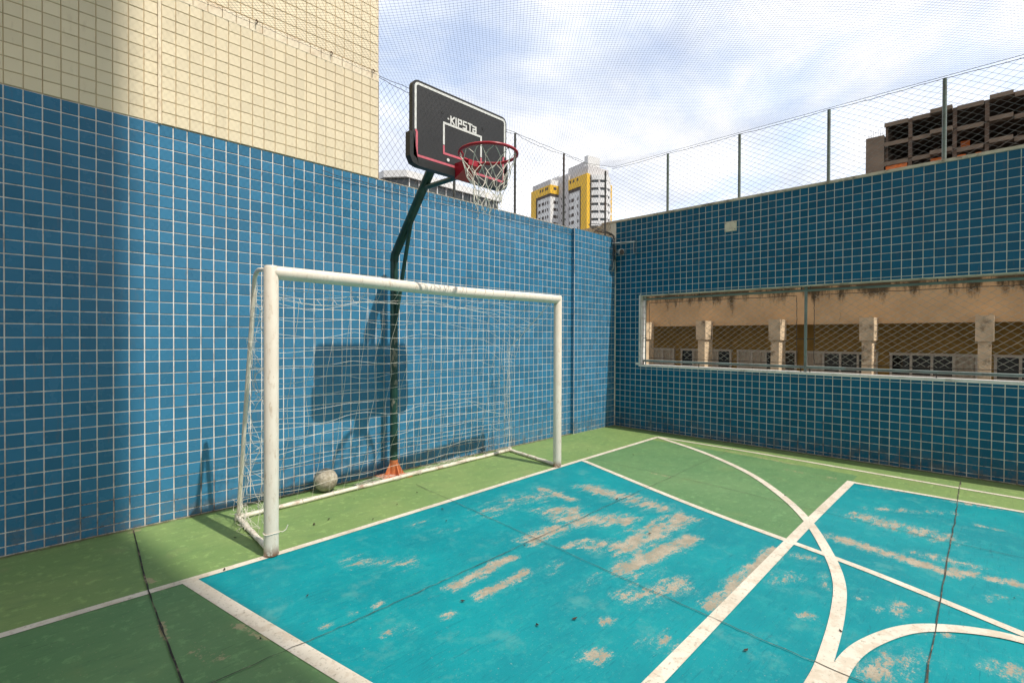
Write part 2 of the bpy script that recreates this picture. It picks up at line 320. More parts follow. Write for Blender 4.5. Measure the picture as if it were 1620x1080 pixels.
blue = (YC < gl) & (XC > kl) & ((XC < al) | ((YC < dg) & (XC < rb)))
sd_ = xat(SIDE, YC.ravel()).reshape(XC.shape)
quad = (YC < gl) & (XC > al) & (YC > dg) & (XC < sd_-.25+.0*XC) & ~blue & (XC > kl) & (YC > -3.81)
idx = np.arange(nx*ny).reshape(ny, nx)
q = np.stack([idx[:-1, :-1], idx[:-1, 1:], idx[1:, 1:], idx[1:, :-1]], -1).reshape(-1, 4)
me = bpy.data.meshes.new('court_floor'); me.vertices.add(nx*ny); me.vertices.foreach_set('co', co.ravel())
me.loops.add(q.size); me.loops.foreach_set('vertex_index', q.ravel()); me.polygons.add(len(q))
me.polygons.foreach_set('loop_start', np.arange(0, q.size, 4)); me.polygons.foreach_set('loop_total', np.full(len(q), 4))
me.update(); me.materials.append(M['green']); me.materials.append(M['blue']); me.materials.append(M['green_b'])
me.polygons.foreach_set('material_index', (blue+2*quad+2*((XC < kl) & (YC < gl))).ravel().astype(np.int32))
at_ = me.attributes.new('wear', 'FLOAT', 'POINT'); at_.data.foreach_set('value', wear.ravel().astype(np.float32))
me.validate()
floor = tag(link('court_floor', me), 'painted green and turquoise court floor with worn bare streaks', 'floor', kind='structure')
MB().box((-12.5, -12, -.6), (-.001, -.001, -.012)).build('floor_slab', M['concrete'], floor)
def line(pts, w, nm='painted_line', z=.003, n=8, mat='line'):
    return MB().ribbon(smooth_path(pts, n) if len(pts) > 2 else np.linspace(pts[0], pts[1], 12), w, z).build(nm, M[mat], floor)
line(GOAL_LINE, .06); line(KEY_LEFT, .085, z=.0034); line(AREA, .062, z=.0038); line(DIAG, .075, z=.0042); line(RIGHTB, .06, z=.0046); line(SIDE, .055, z=.0034)
line(ARC1, .07, z=.005); line(ARC2, .075, z=.0054)
def jit(pts, a=.004, n=14):
    p_ = smooth_path(pts, n); p_[1:-1] += rng.normal(0, a, p_[1:-1].shape); return p_
def joint(pts, w, mat, a=.003):
    p_ = jit(pts, a); MB().ribbon(p_, np.abs(rng.normal(w, w*.25, len(p_))), .0075).build('floor_joint', M[mat], floor)
joint([(-6.85, -.03), (-6.96, -1.3), (-7.02, -2.38), (-7.1, -4)], .0085, 'joint', .001)
joint([(-9, -2.52), (-6.92, -2.48), (-6.25, -2.48), (-5.63, -2.46), (-4.72, -2.43), (-3.4, -2.38), (-2.39, -2.35)], .0042, 'crack')
joint([(-4.55, -.6), (-4.68, -2.02), (-4.78, -3.17), (-4.84, -3.89), (-4.88, -4.6), (-4.95, -6)], .0045, 'crack')
joint([(-.28, -4.64), (-2.3, -4.69), (-4.67, -4.74), (-7, -4.8)], .0062, 'crack', .003)
joint([(-2.31, -1.26), (-2.34, -2.14), (-2.37, -2.89), (-2.48, -3.88), (-2.53, -4.72), (-2.56, -6)], .004, 'crack')
joint([(-2.39, -2.35), (-1.4, -2.31), (-.44, -2.28)], .003, 'crack')

# ------------------------------------------------------------------ tiles
GAP_W = .0075
def cells(u0, u1, z0, z1, pu, pz, uo, zo, hole=None, GAP=GAP_W):
    out = []
    for i in range(math.floor((u0-uo)/pu), math.ceil((u1-uo)/pu)):
        for k in range(math.floor((z0-zo)/pz), math.ceil((z1-zo)/pz)):
            a0, a1, b0, b1 = uo+i*pu, uo+(i+1)*pu, zo+k*pz, zo+(k+1)*pz
            a0 = max(a0, u0); a1 = min(a1, u1); b0 = max(b0, z0); b1 = min(b1, z1)
            if hole:
                h0, h1, g0, g1 = hole; mu, mz = (a0+a1)/2, (b0+b1)/2
                if a1 > h0 and a0 < h1 and b1 > g0 and b0 < g1:
                    if h0 <= mu <= h1 and g0 <= mz <= g1: 
                        if b0 < g0 and mz-g0 < .03 and h0 < mu < h1: b1 = g0
                        elif b1 > g1 and g1-mz < .03: b0 = g1
                        else: continue
                    elif mz > g1: b0 = g1
                    elif mz < g0: b1 = g0
                    elif mu > h1: a0 = h1
                    else: a1 = h0
            if a1-a0 > .02 and b1-b0 > .02: out.append((a0+GAP/2, a1-GAP/2, b0+GAP/2, b1-GAP/2))
    return out
TH = .004
def tile_verts(w, h):
    c = .0022
    v_ = [(-w/2, 0, -h/2), (w/2, 0, -h/2), (w/2, 0, h/2), (-w/2, 0, h/2), (-w/2+c, -TH, -h/2+c), (w/2-c, -TH, -h/2+c), (w/2-c, -TH, h/2-c), (-w/2+c, -TH, h/2-c)]
    f_ = [(4, 5, 6, 7), (0, 1, 5, 4), (1, 2, 6, 5), (2, 3, 7, 6), (3, 0, 4, 7)]
    return v_, f_
def lay_tiles(parent, cl, axis, plane, mat, field_name, nmax=300):
    """axis 'x': wall in plane y = plane facing -y; axis 'y': wall in plane x = plane facing -x"""
    pl = plane if callable(plane) else (lambda u: plane)
    sc_ = []
    for j, (a0, a1, b0, b1) in enumerate(cl):
        c = ((a0+a1)/2, pl((a0+a1)/2), (b0+b1)/2) if axis == 'x' else (pl(0), (a0+a1)/2, (b0+b1)/2)
        u, v_, z = project(c)
        ok = z > .3 and 2 < u < 1618 and 2 < v_ < 1078
        view = (np.array(c)-CAM); dist = np.linalg.norm(view); cosi = abs(view[1 if axis == 'x' else 0])/dist
        sc_.append((-(a1-a0)*(b1-b0)*cosi/z**2/ (z/dist) if ok else 0, j))
    sc_.sort(); big = {j for s_, j in sc_[:nmax] if s_ < 0}
    meshes = {}; field = MB(); rz = Matrix.Rotation(-math.pi/2, 4, 'Z') if axis == 'y' else Matrix.Identity(4)
    for j, (a0, a1, b0, b1) in enumerate(cl):
        w, h = round(a1-a0, 4), round(b1-b0, 4)
        c = Vector(((a0+a1)/2, pl((a0+a1)/2), (b0+b1)/2)) if axis == 'x' else Vector((pl(0), (a0+a1)/2, (b0+b1)/2))
        m = Matrix.Translation(c) @ rz @ Matrix.Rotation(random.gauss(0, .006), 4, 'X') @ Matrix.Rotation(random.gauss(0, .006), 4, 'Z')
        if j in big:
            if (w, h) not in meshes:
                mm = bpy.data.meshes.new('tile'); mm.from_pydata(*[tile_verts(w, h)[0], [], tile_verts(w, h)[1]]); mm.materials.append(mat); meshes[(w, h)] = mm
            o = bpy.data.objects.new('tile', meshes[(w, h)]); C.objects.link(o); o.parent = parent; o.matrix_parent_inverse = parent_inv(parent); o.matrix_basis = m
        else:
            v_, f_ = tile_verts(w, h); field.add([m @ Vector(x) for x in v_], f_)
    stuff(field.build(field_name, mat, parent))

# wall behind the goal
LW = thing('tiled_wall', 'long sunlit blue tiled wall behind the goal and hoop', 'wall', (-5, 0, 0), kind='thing')
MB().box((-12.5, 0, -.6), (0.0, .22, HL)).build('wall_body', M['grout'], LW)
XP = -1.17; YP = -.06
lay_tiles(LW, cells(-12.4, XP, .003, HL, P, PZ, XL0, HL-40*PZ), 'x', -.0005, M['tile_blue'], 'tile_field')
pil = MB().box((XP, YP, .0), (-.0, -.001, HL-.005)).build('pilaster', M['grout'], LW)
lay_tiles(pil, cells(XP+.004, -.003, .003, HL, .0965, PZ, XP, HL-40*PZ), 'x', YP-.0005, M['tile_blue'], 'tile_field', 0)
f_ = MB()
for k in range(34):
    z1 = HL-k*PZ-GAP_W/2; z0 = max(z1-PZ+GAP_W, .003)
    f_.box((XP-.004, YP+.004, z0), (XP, -.003, z1))
stuff(f_.build('edge_tile', M['tile_blue'], pil))
MB().box((-4.64, -.004, HL), (.0, .225, HL+.008)).build('coping', M['coping'], LW)
# right wall with the long opening
WY0, WZ0, WZ1, WY1 = -.565, 1.085, 2.255, -6.6
RW = thing('tiled_wall', 'blue tiled wall in shade, also darkened in the tile colour, with a long screened opening', 'wall', (0, -4, 0), kind='thing')
b = MB(); TW = .16
b.box((0, -9.5, -.6), (TW, .22, WZ0)); b.box((0, -9.5, WZ1), (TW, .22, HR)); b.box((0, WY0, WZ0), (TW, .22, WZ1)); b.box((0, -9.5, WZ0), (TW, WY1, WZ1))
b.build('wall_body', M['grout_r'], RW)
lay_tiles(RW, cells(-9.4, YP-.006, .003, HR, P, PZ, YR0-100*P, HR-40*PZ, (WY1, WY0, WZ0, WZ1)), 'y', -.0005, M['tile_shade_tint'], 'tile_field')
MB().box((-.014, -9.5, HR), (TW+.014, .22, HR+.035)).build('coping', M['coping'], RW)
MB().box((-.007, WY1, WZ0-.03), (TW+.01, WY0+.0, WZ0+.004)).build('sill', M['white_trim'], RW)
MB().box((-.008, WY0-.0, WZ0-.03), (TW+.01, WY0+.026, WZ1+.006)).build('jamb', M['white_trim'], RW)
jt = MB()
for k in range(12):
    z0 = WZ0+.008+k*.0975; jt.box((.006, WY0-.006, z0), (TW-.006, WY0-.0005, min(z0+.0915, WZ1-.004)))
M['tile_white'] = plain('white_tile', (.78, .76, .72), .25, var=.04, dirt=(.45, .36, .25), dirt_amt=.4, dscale=9)
stuff(jt.build('jamb_tile', M['tile_white'], RW))
MB().box((.002, WY1, WZ1-.012), (TW-.002, WY0, WZ1-.0005)).build('lintel', M['coping'], RW)

# cream apartment tower over the wall, with the wing that shades the left of the court
XS = -6.67; XE = -4.645
CT = thing('apartment_tower', 'cream tiled apartment tower rising above the blue wall', 'building', (-9, 4, 0), kind='thing')
M['cream_wall'] = plain('cream_render', (.62, .50, .34), .8, var=.1)
MB().box((-30, .0, HL+.002), (XS-.001, 12, 42)).build('wall', M['grout_c'], CT)
MB().box((XS, -.007, HL+.002), (XE, 12, 42)).build('wall', M['grout_c'], CT)
cl = cells(-12.4, XS-.002, HL+.004, 8.5, P, PZ, XL0, HL+.004, GAP=.0045)
cr_ = cells(XS+.02, XE-.003, HL+.004, 8.5, P, PZ, XS+.02, HL+.004, GAP=.0045)
ZB = 4.36
cl = [c for c in cl]; cr_ = [c for c in cr_ if not (ZB-.005 < (c[2]+c[3])/2 < ZB+.09)]
lay_tiles(CT, cl+cr_, 'x', lambda u: -.0005 if u < XS else -.0075, M['tile_cream'], 'tile_field')
M['cream_trim'] = plain('cream_trim', (.84, .73, .55), .6, var=.06, dirt=(.5, .3, .15), dirt_amt=.4, dscale=6)
MB().box((XS-.004, -.016, HL+.003), (XS+.018, -.0075, 9)).build('corner_trim', M['cream_trim'], CT)
for k in range(18):
    x0 = XS+.02+k*.1125; MB().box((x0+.003, -.014, ZB-.004), (min(x0+.1095, XE), -.0072, ZB+.094)).build('band_tile', M['cream_trim'], CT)
EX = -6.87+.125*15
MB().box((-30, -30, -.5), (EX, -15, 46)).build('tower_wing', M['cream_wall'], CT)

# ------------------------------------------------------------------ fences and nets
M['wire'] = plain('galvanised_wire', (.20, .20, .19), .55, .5, var=.3, scale=20, dirt=(.09, .05, .03), dirt_amt=.7, dscale=4)
M['wire_sun_tint'] = plain('sun_tinted_galvanised_wire', (.42, .38, .31), .5, .3, var=.2, scale=20)  # paler wire for the screen: sunlight on the strands is put into the colour
M['wire_dark'] = plain('weathered_wire', (.07, .065, .06), .7, .2, var=.35, scale=20, dirt=(.10, .05, .025), dirt_amt=.8, dscale=4)
M['post_grey'] = plain('grey_green_post_paint', (.17, .215, .195), .5, var=.12, dirt=(.10, .07, .05), dirt_amt=.6, dscale=5)
M['post_dark'] = plain('dark_post', (.05, .055, .055), .6, var=.2, dirt=(.10, .05, .03), dirt_amt=.6)
def waves(seed, n=6, fmin=.6, fmax=4.0):
    r_ = np.random.default_rng(seed); k = r_.uniform(fmin, fmax, (n, 3))*r_.choice([-1, 1], (n, 3)); ph = r_.uniform(0, 6.28, n)
    return lambda p_: np.sin(np.asarray(p_, float)@k.T+ph).sum(-1)/math.sqrt(n)
def diamond(mb, u0, u1, z0, z1, du, dz, r, to3d, warp=.006, seed=1, stepz=.09):
    wa, wb = waves(seed), waves(seed+9, fmin=2, fmax=9); slope = dz/du; H = z1-z0
    for sgn in (1, -1):
        c = u0-H/slope if sgn > 0 else u0
        cend = u1 if sgn > 0 else u1+H/slope
        while c < cend:
            # line u = c + sgn*(z-z0)/slope
            zs = np.linspace(z0, z1, max(3, int(H/stepz)+1)); us = c+sgn*(zs-z0)/slope
            ta = (u0-c)*slope*sgn; tb = (u1-c)*slope*sgn; t0, t1 = max(0, min(ta, tb)), min(H, max(ta, tb))
            if t1-t0 > .02:
                zz = np.linspace(t0, t1, max(2, int((t1-t0)/stepz)+2)); uu = c+sgn*zz/slope; q_ = np.stack([uu, zz, zz*0], 1)
                a = wa(q_)*warp*1.6; bb = wb(q_+3)*warp
                mb.tube([to3d(x+m_, z0+y+n_, sgn*.0015) for x, y, m_, n_ in zip(uu, zz, a, bb)], r, 3, cap=False)
            c += du
    return mb
# left fence on the sunlit wall
LF = thing('chain_link_fence', 'sagging chain link fence on top of the sunlit wall behind the hoop', 'fence', (-2.3, .1, HL))
ZT = 4.44
for x in (-4.62, -3.52, -2.41, -1.30, -.14):
    MB().tube([(x, .06, HL+.008), (x, .06, ZT+.02)], .017, 8).build('post', M['post_dark'], LF, True)
stuff(diamond(MB(), -4.61, .0, 3.235, ZT, .075, .098, .0016, lambda u, z, d: (u, .035-.085*max(0, (3.45-z)/.2)*(1 if z < 3.45 else 0)+d, z), .012, 3).build('mesh', M['wire_dark'], LF))
def wire_path(pts, sag, n=24, a=.004, seed=5):
    r_ = np.random.default_rng(seed); out = []
    for A, B in zip(pts[:-1], pts[1:]):
        for tt in np.linspace(0, 1, n, endpoint=False):
            q_ = np.array(A)*(1-tt)+np.array(B)*tt; q_[2] -= sag*4*tt*(1-tt); out.append(q_+r_.normal(0, a, 3))
    out.append(np.array(pts[-1])); return out
MB().tube(wire_path([(-4.62, .04, ZT), (-3.52, .04, ZT-.01), (-2.41, .04, ZT), (-1.3, .04, ZT), (-.14, .04, ZT+.06)], .035), .0035, 5).build('top_wire', M['wire_dark'], LF)
MB().tube(wire_path([(x, -.03, 3.225+.012*math.sin(x*3)) for x in np.linspace(-5.3, -.05, 13)], .014, 14, .003), .0028, 5).build('bottom_wire', M['wire_dark'], LF)
# right fence on the shaded wall
RF = thing('chain_link_fence', 'chain link fence with grey posts on top of the shaded wall', 'fence', (.08, -4, HR))
ZR = 4.545
for y in (-1.0, -2.14, -3.285, -4.445, -5.6, -6.75, -7.9, -9.0):
    MB().tube([(.09, y, HR+.03), (.09, y, ZR+.01)], .021, 10).build('post', M['post_grey'], RF, True)
stuff(diamond(MB(), -9.2, .06, HR+.04, ZR, .115, .072, .0017, lambda u, z, d: (.06+d, u, z), .008, 4).build('mesh', M['wire'], RF))
MB().tube(wire_path([(.06, y, ZR) for y in (.06, -1.0, -2.14, -3.285, -4.445, -5.6, -6.75, -7.9, -9.2)], .012, 16, .0025), .004, 5).build('top_wire', M['wire_dark'], RF)
# overhead safety net
M['net_cord'] = plain('grey_net_cord', (.075, .075, .08), .8, var=.25)
ON = thing('overhead_net', 'fine grey safety net stretched over the whole court', 'net', (-4.5, -4.5, 4.45))
NX0, NY0 = -10.4, -9.4
wv = waves(21, 8, .5, 2.2); wv2 = waves(22, 8, .5, 2.4); wv3 = waves(23, 8, .5, 2.4)
def netz(x, y):
    e = np.clip(np.minimum(np.minimum(-x, -y)*1.2, 1), 0, 1)
    top = 4.425+.118*np.maximum(np.clip((x+.7)/.7, 0, 1), np.clip((x+4.6)/4.6, 0, 1)*np.clip(-y/1.2, 0, 1))
    sag = np.sin(np.pi*np.clip(x/NX0, 0, 1))*np.sin(np.pi*np.clip(y/NY0, 0, 1))
    q_ = np.stack([x, y, x*0], -1); return top+(.28*sag+.035*wv(q_))*e
nb = MB(); SP = .034*math.sqrt(2)
for fam in (0, 1):
    c0, c1 = (NX0+NY0, 0) if fam == 0 else (NX0, -NY0)
    for c in np.arange(c0+SP/2, c1, SP):
        if fam == 0: lo, hi = max(NX0, c), min(0, c-NY0); f2 = lambda x: c-x        # x + y = c
        else: lo, hi = max(NX0, c+NY0), min(0, c); f2 = lambda x: x-c               # x - y = c
        if hi-lo < .05: continue
        n = max(3, int((hi-lo)/.2)+1); x = np.linspace(lo, hi, n); y = f2(x); y = np.clip(y, NY0, 0)
        q_ = np.stack([x, y, x*0], -1); e = np.clip(np.minimum(-x, -y)*2, 0, 1)
        X2 = x+wv2(q_)*.03*e; Y2 = y+wv3(q_)*.03*e
        nb.tube(np.stack([X2, Y2, netz(x, y)], 1), .001, 3, cap=False)
stuff(nb.build('net_mesh', M['net_cord'], ON))
xs_ = np.linspace(NX0, 0, 80); nbp = MB().tube([(x, -.012, float(netz(np.array(x), np.array(-.012)))+.006*math.sin(x*17)) for x in xs_], .0032, 5).build('edge_rope', M['wire_dark'], ON)
ys_ = np.linspace(NY0, 0, 80); MB().tube([(-.0, y, float(netz(np.array(-.001), np.array(y)))) for y in ys_], .0032, 5).build('edge_rope', M['wire_dark'], ON)
M['rust'] = plain('rusty_iron', (.10, .045, .02), .85, .1, var=.4, scale=30)
for x in (-8.0, -7.3, -6.6, -5.92, -5.2, -4.72):
    z = float(netz(np.array(x), np.array(-.01)))
    MB().tube([(x, .0, z+.03), (x, -.035, z+.035), (x, -.05, z+.015), (x, -.04, z-.005), (x, -.02, z)], .004, 6).build('wall_hook', M['rust'], ON)

# screen in the opening
SC = thing('mesh_screen', 'grey green framed wire screen filling the long wall opening', 'screen', (.08, -3, WZ0))
xq = .085
def bar(a, b, r, nm, mat, par, n=8): return MB().tube([a, b], r, n).build(nm, mat, par, True)
bar((xq, WY0-.01, WZ1-.062), (xq, WY1, WZ1-.062), .017, 'top_rail', M['post_grey'], SC)
bar((xq, WY0-.01, WZ0+.068), (xq, WY1, WZ0+.068), .019, 'bottom_rail', M['post_grey'], SC)
for y in (WY0-.055, -3.035, -5.5): bar((xq-.004, y, WZ0+.006), (xq-.004, y, WZ1-.014), .019 if y < -1 else .010, 'mullion', M['post_grey'], SC)
for (a, b_) in ((WY0-.13, -2.93), (-3.14, -5.4)):
    z0, z1 = WZ0+.12, WZ1-.13
    pth = [(xq-.02, a, z0), (xq-.02, a, z1), (xq-.02, b_, z1), (xq-.02, b_, z0), (xq-.02, a, z0)]
    MB().tube(wire_path(pth, 0, 26, .0022, 8), .0042, 5).build('panel_wire', M['wire_dark'], SC)
    for z in (z0+.06, (z0+z1)/2, z1-.06):
        pass
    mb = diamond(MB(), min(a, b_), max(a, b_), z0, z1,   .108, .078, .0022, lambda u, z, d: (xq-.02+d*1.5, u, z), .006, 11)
    stuff(mb.build('mesh', M['wire_sun_tint'], SC))
for y in (WY0-.02, -1.55, -2.98, -3.09, -4.4):
    for z in (WZ0+.45, WZ1-.035, WZ0+.03):
        if z != WZ0+.45 or y in (WY0-.02, -2.98, -3.09):
            MB().box((xq-.012, y-.006 if z != WZ0+.45 else y-.06, z-.03 if z != WZ0+.45 else z-.005), (xq-.002, y+.006 if z != WZ0+.45 else y+.055, z+.03 if z != WZ0+.45 else z+.005)).build('clip', M['wire_dark'], SC)

# ------------------------------------------------------------------ football goal
t = NT('goal_white_paint'); p = t.pos(); z = t.node('ShaderNodeSeparateXYZ', {0: p}).outputs[2]
base = t.mix(t.step(t.noise(p, 4, 6), .3, .7), (.72, .65, .55), (.78, .72, .62))
base = t.mix(t.math('MULTIPLY', t.step(t.noise(t.mapv(p, scale=(1, 1, .35)), 24, 8, .78), .53, .68), .6), base, (.45, .33, .22))
lowr = t.math('MULTIPLY', t.math('SUBTRACT', 1.0, t.step(z, .0, .1)), t.step(t.noise(p, 28, 6, .7), .36, .52))
base = t.mix(lowr, base, (.20, .075, .03)); t.bump(t.noise(p, 70, 4), .1, .003)
M['goal'] = t.done(base, .42)
M['goal_bar'] = plain('rusting_white_bar', (.74, .68, .58), .5, var=.08, dirt=(.24, .10, .05), dirt_amt=.75, dscale=9)
M['cord_white'] = plain('white_net_cord', (.70, .66, .58), .8, var=.15, scale=15)
GN, GF = np.array([-6.25, -1.30]), np.array([-2.93, -1.17]); GB0, GB1 = np.array([-6.19, -.39]), np.array([-2.77, -.21])
GO = thing('football_goal', 'white painted steel football goal with a torn white net', 'goal', (-4.6, -1.2, 0))
ZC = 1.993
for q_ in (GN, GF): 
    MB().tube([(q_[0], q_[1], .0062), (q_[0], q_[1], .012), (q_[0], q_[1], ZC+.03), (q_[0], q_[1], ZC+.047)], [.048, .049, .049, .040], 28).build('post', M['goal'], GO, True)
def g3(q_, z): return (q_[0], q_[1], z)
d_ = (GF-GN)/np.linalg.norm(GF-GN)
cbp = [g3(GN+(GF-GN)*k, ZC+.004*math.sin(k*9)-.012*math.sin(math.pi*k)) for k in np.linspace(0, 1, 24)]
MB().tube([g3(GN-d_*.03, ZC)]+cbp+[g3(GF+d_*.03, ZC)], [.03]+[.0488]*24+[.03], 28).build('crossbar', M['goal'], GO, True)
stp = smooth_path([(-6.245, -1.29, 2.005), (-6.235, -1.06, 2.035), (-6.225, -.95, 2.03), (-6.22, -.875, 1.96), (-6.215, -.80, 1.65), (-6.205, -.60, .82), (-6.19, -.40, .03)], 7)
MB().tube(stp, .0165, 12).build('stanchion', M['goal'], GO, True)
for a, b_ in ((GN, GB0), (GB0, GB1), (GB1, GF)):
    k = np.linspace(0, 1, 14)[:, None]; pp = a+(b_-a)*k
    MB().tube([g3(x, .0225+.003*math.sin(i*2.1)) for i, x in enumerate(pp)], .0195, 12).build('base_bar', M['goal_bar'], GO, True)
for q_ in (GB0, GB1): MB().tube([g3(q_, .004), g3(q_, .055)], .027, 12).build('corner_socket', M['goal_bar'], GO, True)
# net: sagging back, torn right edge tied up with a cord
w1, w2, w3 = waves(31, 6, 1.5, 5), waves(32, 6, 1.5, 5), waves(33, 6, 1.5, 6)
def net_back(u, v):
    rgt = max(0.0, (u-.6)/.4)
    f = GN+(GF-GN)*u; b_ = GB0+(GB1-GB0)*u
    k0 = .42+.18*rgt; zt = 1.90-.32*rgt**1.4
    if v < .16:
        s_ = v/.16; dep = .05+(k0-.05)*s_; z = 1.95+(zt-1.95)*s_-.07*math.sin(math.pi*s_)*(1+.6*math.sin(u*11))
        if rgt > 0: z = 1.95-(1.95-zt)*s_**.7-.04*math.sin(math.pi*s_)
    else:
        s_ = (v-.16)/.84; dep = k0+(.985-k0)*s_-.06*math.sin(math.pi*s_); z = zt+(.045-zt)*s_
    x, y = f+(b_-f)*dep
    q_ = np.array([u*6, v*5, 0.])
    x += .012*w1(q_)-.22*max(0, (u-.86)/.14)*math.sin(math.pi*min(1, v*1.1))
    y += .022*w2(q_)*math.sin(math.pi*v); z += .012*w3(q_)*math.sin(math.pi*min(1, v*.98))-.05*abs(math.sin(u*math.pi*4))*(1-v)*min(1, v*6)
    y = min(y, -.03)
    return (x, y, max(z, .03))
nt = MB(); NR = .0014
for u in np.linspace(.0, 1.0, 22):
    nt.tube([net_back(min(1, max(0, u+.003*math.sin(v*23+u*40))), v) for v in np.linspace(0, 1, 34)], NR, 4, cap=False)
for v in np.concatenate([np.linspace(.03, .2, 5), np.linspace(.25, 1, 14)]):
    nt.tube([net_back(u, min(1, max(0, v+.004*math.sin(u*31+v*50)))) for u in np.linspace(0, 1, 64)], NR, 4, cap=False)
def st_at(z):
    a = np.array(stp); o_ = np.argsort(a[:, 2]); return np.interp(z, a[o_, 2], a[o_, 1])
def net_side(w, v):
    z = 1.93-v*1.86; ys0, ys1 = -1.25, float(st_at(min(z, 1.9)))+.01
    q_ = np.array([w*3, v*7, 2.]); y = ys0+(ys1-ys0)*w+.045*w1(q_)*math.sin(math.pi*w); x = -6.235+.045*w+.06*w2(q_)*math.sin(math.pi*w)
    return (x, y, max(.03, z+.04*w3(q_)-.08*math.sin(math.pi*w)))
for w in np.linspace(.05, 1, 7): nt.tube([net_side(w, v) for v in np.linspace(0, 1, 26)], NR, 4, cap=False)
for v in np.linspace(.02, 1, 17): nt.tube([net_side(w, min(1, v+.02*math.sin(w*9+v*30))) for w in np.linspace(0, 1, 14)], NR, 4, cap=False)
for k in range(26):  # loose heap of net on the floor along the back bar and by the sockets
    u = random.uniform(.3, .99); b_ = GB0+(GB1-GB0)*u; q_ = [np.array([b_[0]+random.uniform(-.2, .2), min(-.02, b_[1]+random.uniform(-.06, .2)), random.uniform(.01, .05)]) for _ in range(5)]
    nt.tube(smooth_path(q_, 6), NR, 4, cap=False)
for k in range(7):
    q_ = [np.array([GB0[0]+random.uniform(-.07, .06), GB0[1]+random.uniform(-.4, .03), random.uniform(.01, .22)]) for _ in range(5)]
    nt.tube(smooth_path(q_, 6), NR, 4, cap=False)
gt = net_back(.985, .2)
for k in range(6):  # gathered bundle hanging above the right rear corner
    q_ = [np.array([-2.86+random.gauss(0, .025), -.27+random.gauss(0, .02), z]) for z in (1.42, 1.15, .9, .6, .3, .05)]
    nt.tube(smooth_path(q_, 5), NR*1.1, 4, cap=False)
for k in range(5):  # strands drawn into the bundle
    z0 = random.uniform(.2, 1.4); a = net_back(random.uniform(.68, .86), random.uniform(.3, .8))
    nt.tube(smooth_path([a, ((a[0]-2.86)/2, (a[1]-.3)/2, (a[2]+z0)/2-.06), (-2.86, -.27, z0)], 7), NR, 4, cap=False)
stuff(nt.build('net', M['cord_white'], GO))
MB().tube(smooth_path([(-3.07, -1.175, 1.95), (-3.0, -.9, 1.78), (-2.92, -.55, 1.56), (-2.86, -.28, 1.40)], 8), .0035, 5).build('tie_cord', M['cord_white'], GO)
MB().tube([g3(GN+np.array([math.cos(a), math.sin(a)])*.052, .165+.004*math.sin(3*a)) for a in np.linspace(0, 6.0, 20)]+[(-6.185, -1.335, .16), (-6.165, -1.345, .175), (-6.155, -1.35, .205)], .003, 6).build('tie_cord', M['cord_white'], GO)
M['cord_grey'] = plain('grey_cord', (.42, .38, .33), .85)
for k in (.46, .475, .50, .53, .545, .58, .62, .655, .71, .75):   # cord turns round the crossbar
    c_ = GN+(GF-GN)*k; sl = random.uniform(.2, .6)
    MB().tube([(c_[0]+d_[0]*(sl*.05*math.cos(a))-d_[1]*.0505*math.sin(a)*0, c_[1]+math.sin(a)*.0505, ZC-.011+.0505*math.cos(a)) for a in np.linspace(0, 2*math.pi, 18)], .0017, 4).build('cord_turn', M['cord_grey'], GO)
for k in (.08, .16, .25, .33, .4, .5, .55, .62, .7, .78, .86, .94):  # ties on the rear bar
    c_ = GB0+(GB1-GB0)*k; MB().tube([(c_[0]+.012*math.sin(a*.5), c_[1]+math.sin(a)*.0215, .0225+.0215*math.cos(a)) for a in np.linspace(0, 2*math.pi*1.6, 18)], .003, 4).build('net_tie', M['cord_white'], GO)

# ------------------------------------------------------------------ basketball hoop
M['green_steel'] = plain('dark_green_steel', (.008, .045, .035), .38, var=.3, scale=9, dirt=(.13, .12, .08), dirt_amt=.45, dscale=7)
t = NT('flaking_green_steel'); p = t.pos(); zz = t.node('ShaderNodeSeparateXYZ', {0: p}).outputs[2]
fl = t.math('MULTIPLY', t.step(t.noise(t.mapv(p, scale=(1, 1, .45)), 22, 7, .7), .5, .58), t.math('MULTIPLY', t.step(zz, .55, .8), t.math('SUBTRACT', 1.0, t.step(zz, 1.45, 1.75))))
base = t.mix(fl, t.mix(t.noise(p, 8, 5), (.006, .035, .028), (.012, .065, .048)), (.20, .19, .15)); M['green_flake'] = t.done(base, .4)
M['orange'] = plain('orange_primer', (.56, .17, .06), .65, var=.15, dirt=(.3, .10, .04), dirt_amt=.6, dscale=9)
M['black_board'] = plain('charcoal_plastic', (.017, .0165, .0165), .5, var=.12, bumps=.3, bscale=400)
M['black_edge'] = plain('black_rubber', (.012, .012, .011), .55, var=.2)
M['print_white'] = plain('white_print', (.72, .72, .70), .5, var=.05)
M['print_red'] = plain('faded_red_print', (.62, .13, .17), .5, var=.08)
M['rim_red'] = plain('red_rim_paint', (.36, .008, .022), .35, var=.12)
M['bolt'] = plain('steel_bolt', (.5, .5, .48), .4, .7)
HP = thing('basketball_hoop', 'dark green basketball pole with black backboard and red rim behind the goal', 'hoop', (-4.54, -.15, 0))
px_, py_ = -4.545, -.17
MB().tube([(px_, py_, .02), (px_, py_, 2.40)], .042, 16).build('pole', M['green_flake'], HP, True)
MB().tube([(px_, py_, 2.37), (px_, py_-.012, 2.44), (px_-.02, -.60, 2.89), (px_-.045, -.95, 3.25), (px_-.07, -1.30, 3.60)], .046, 16).build('arm', M['green_steel'], HP, True)
MB().tube([(px_, py_-.02, 1.66), (px_, -.33, 2.18), (px_-.01, -.50, 2.72), (px_-.02, -.58, 2.84)], .021, 12).build('brace', M['green_steel'], HP, True)
MB().tube([(px_-.03, -.76, 3.05), (px_-.075, -1.405, 3.02)], .024, 12).build('strut', M['green_steel'], HP, True)
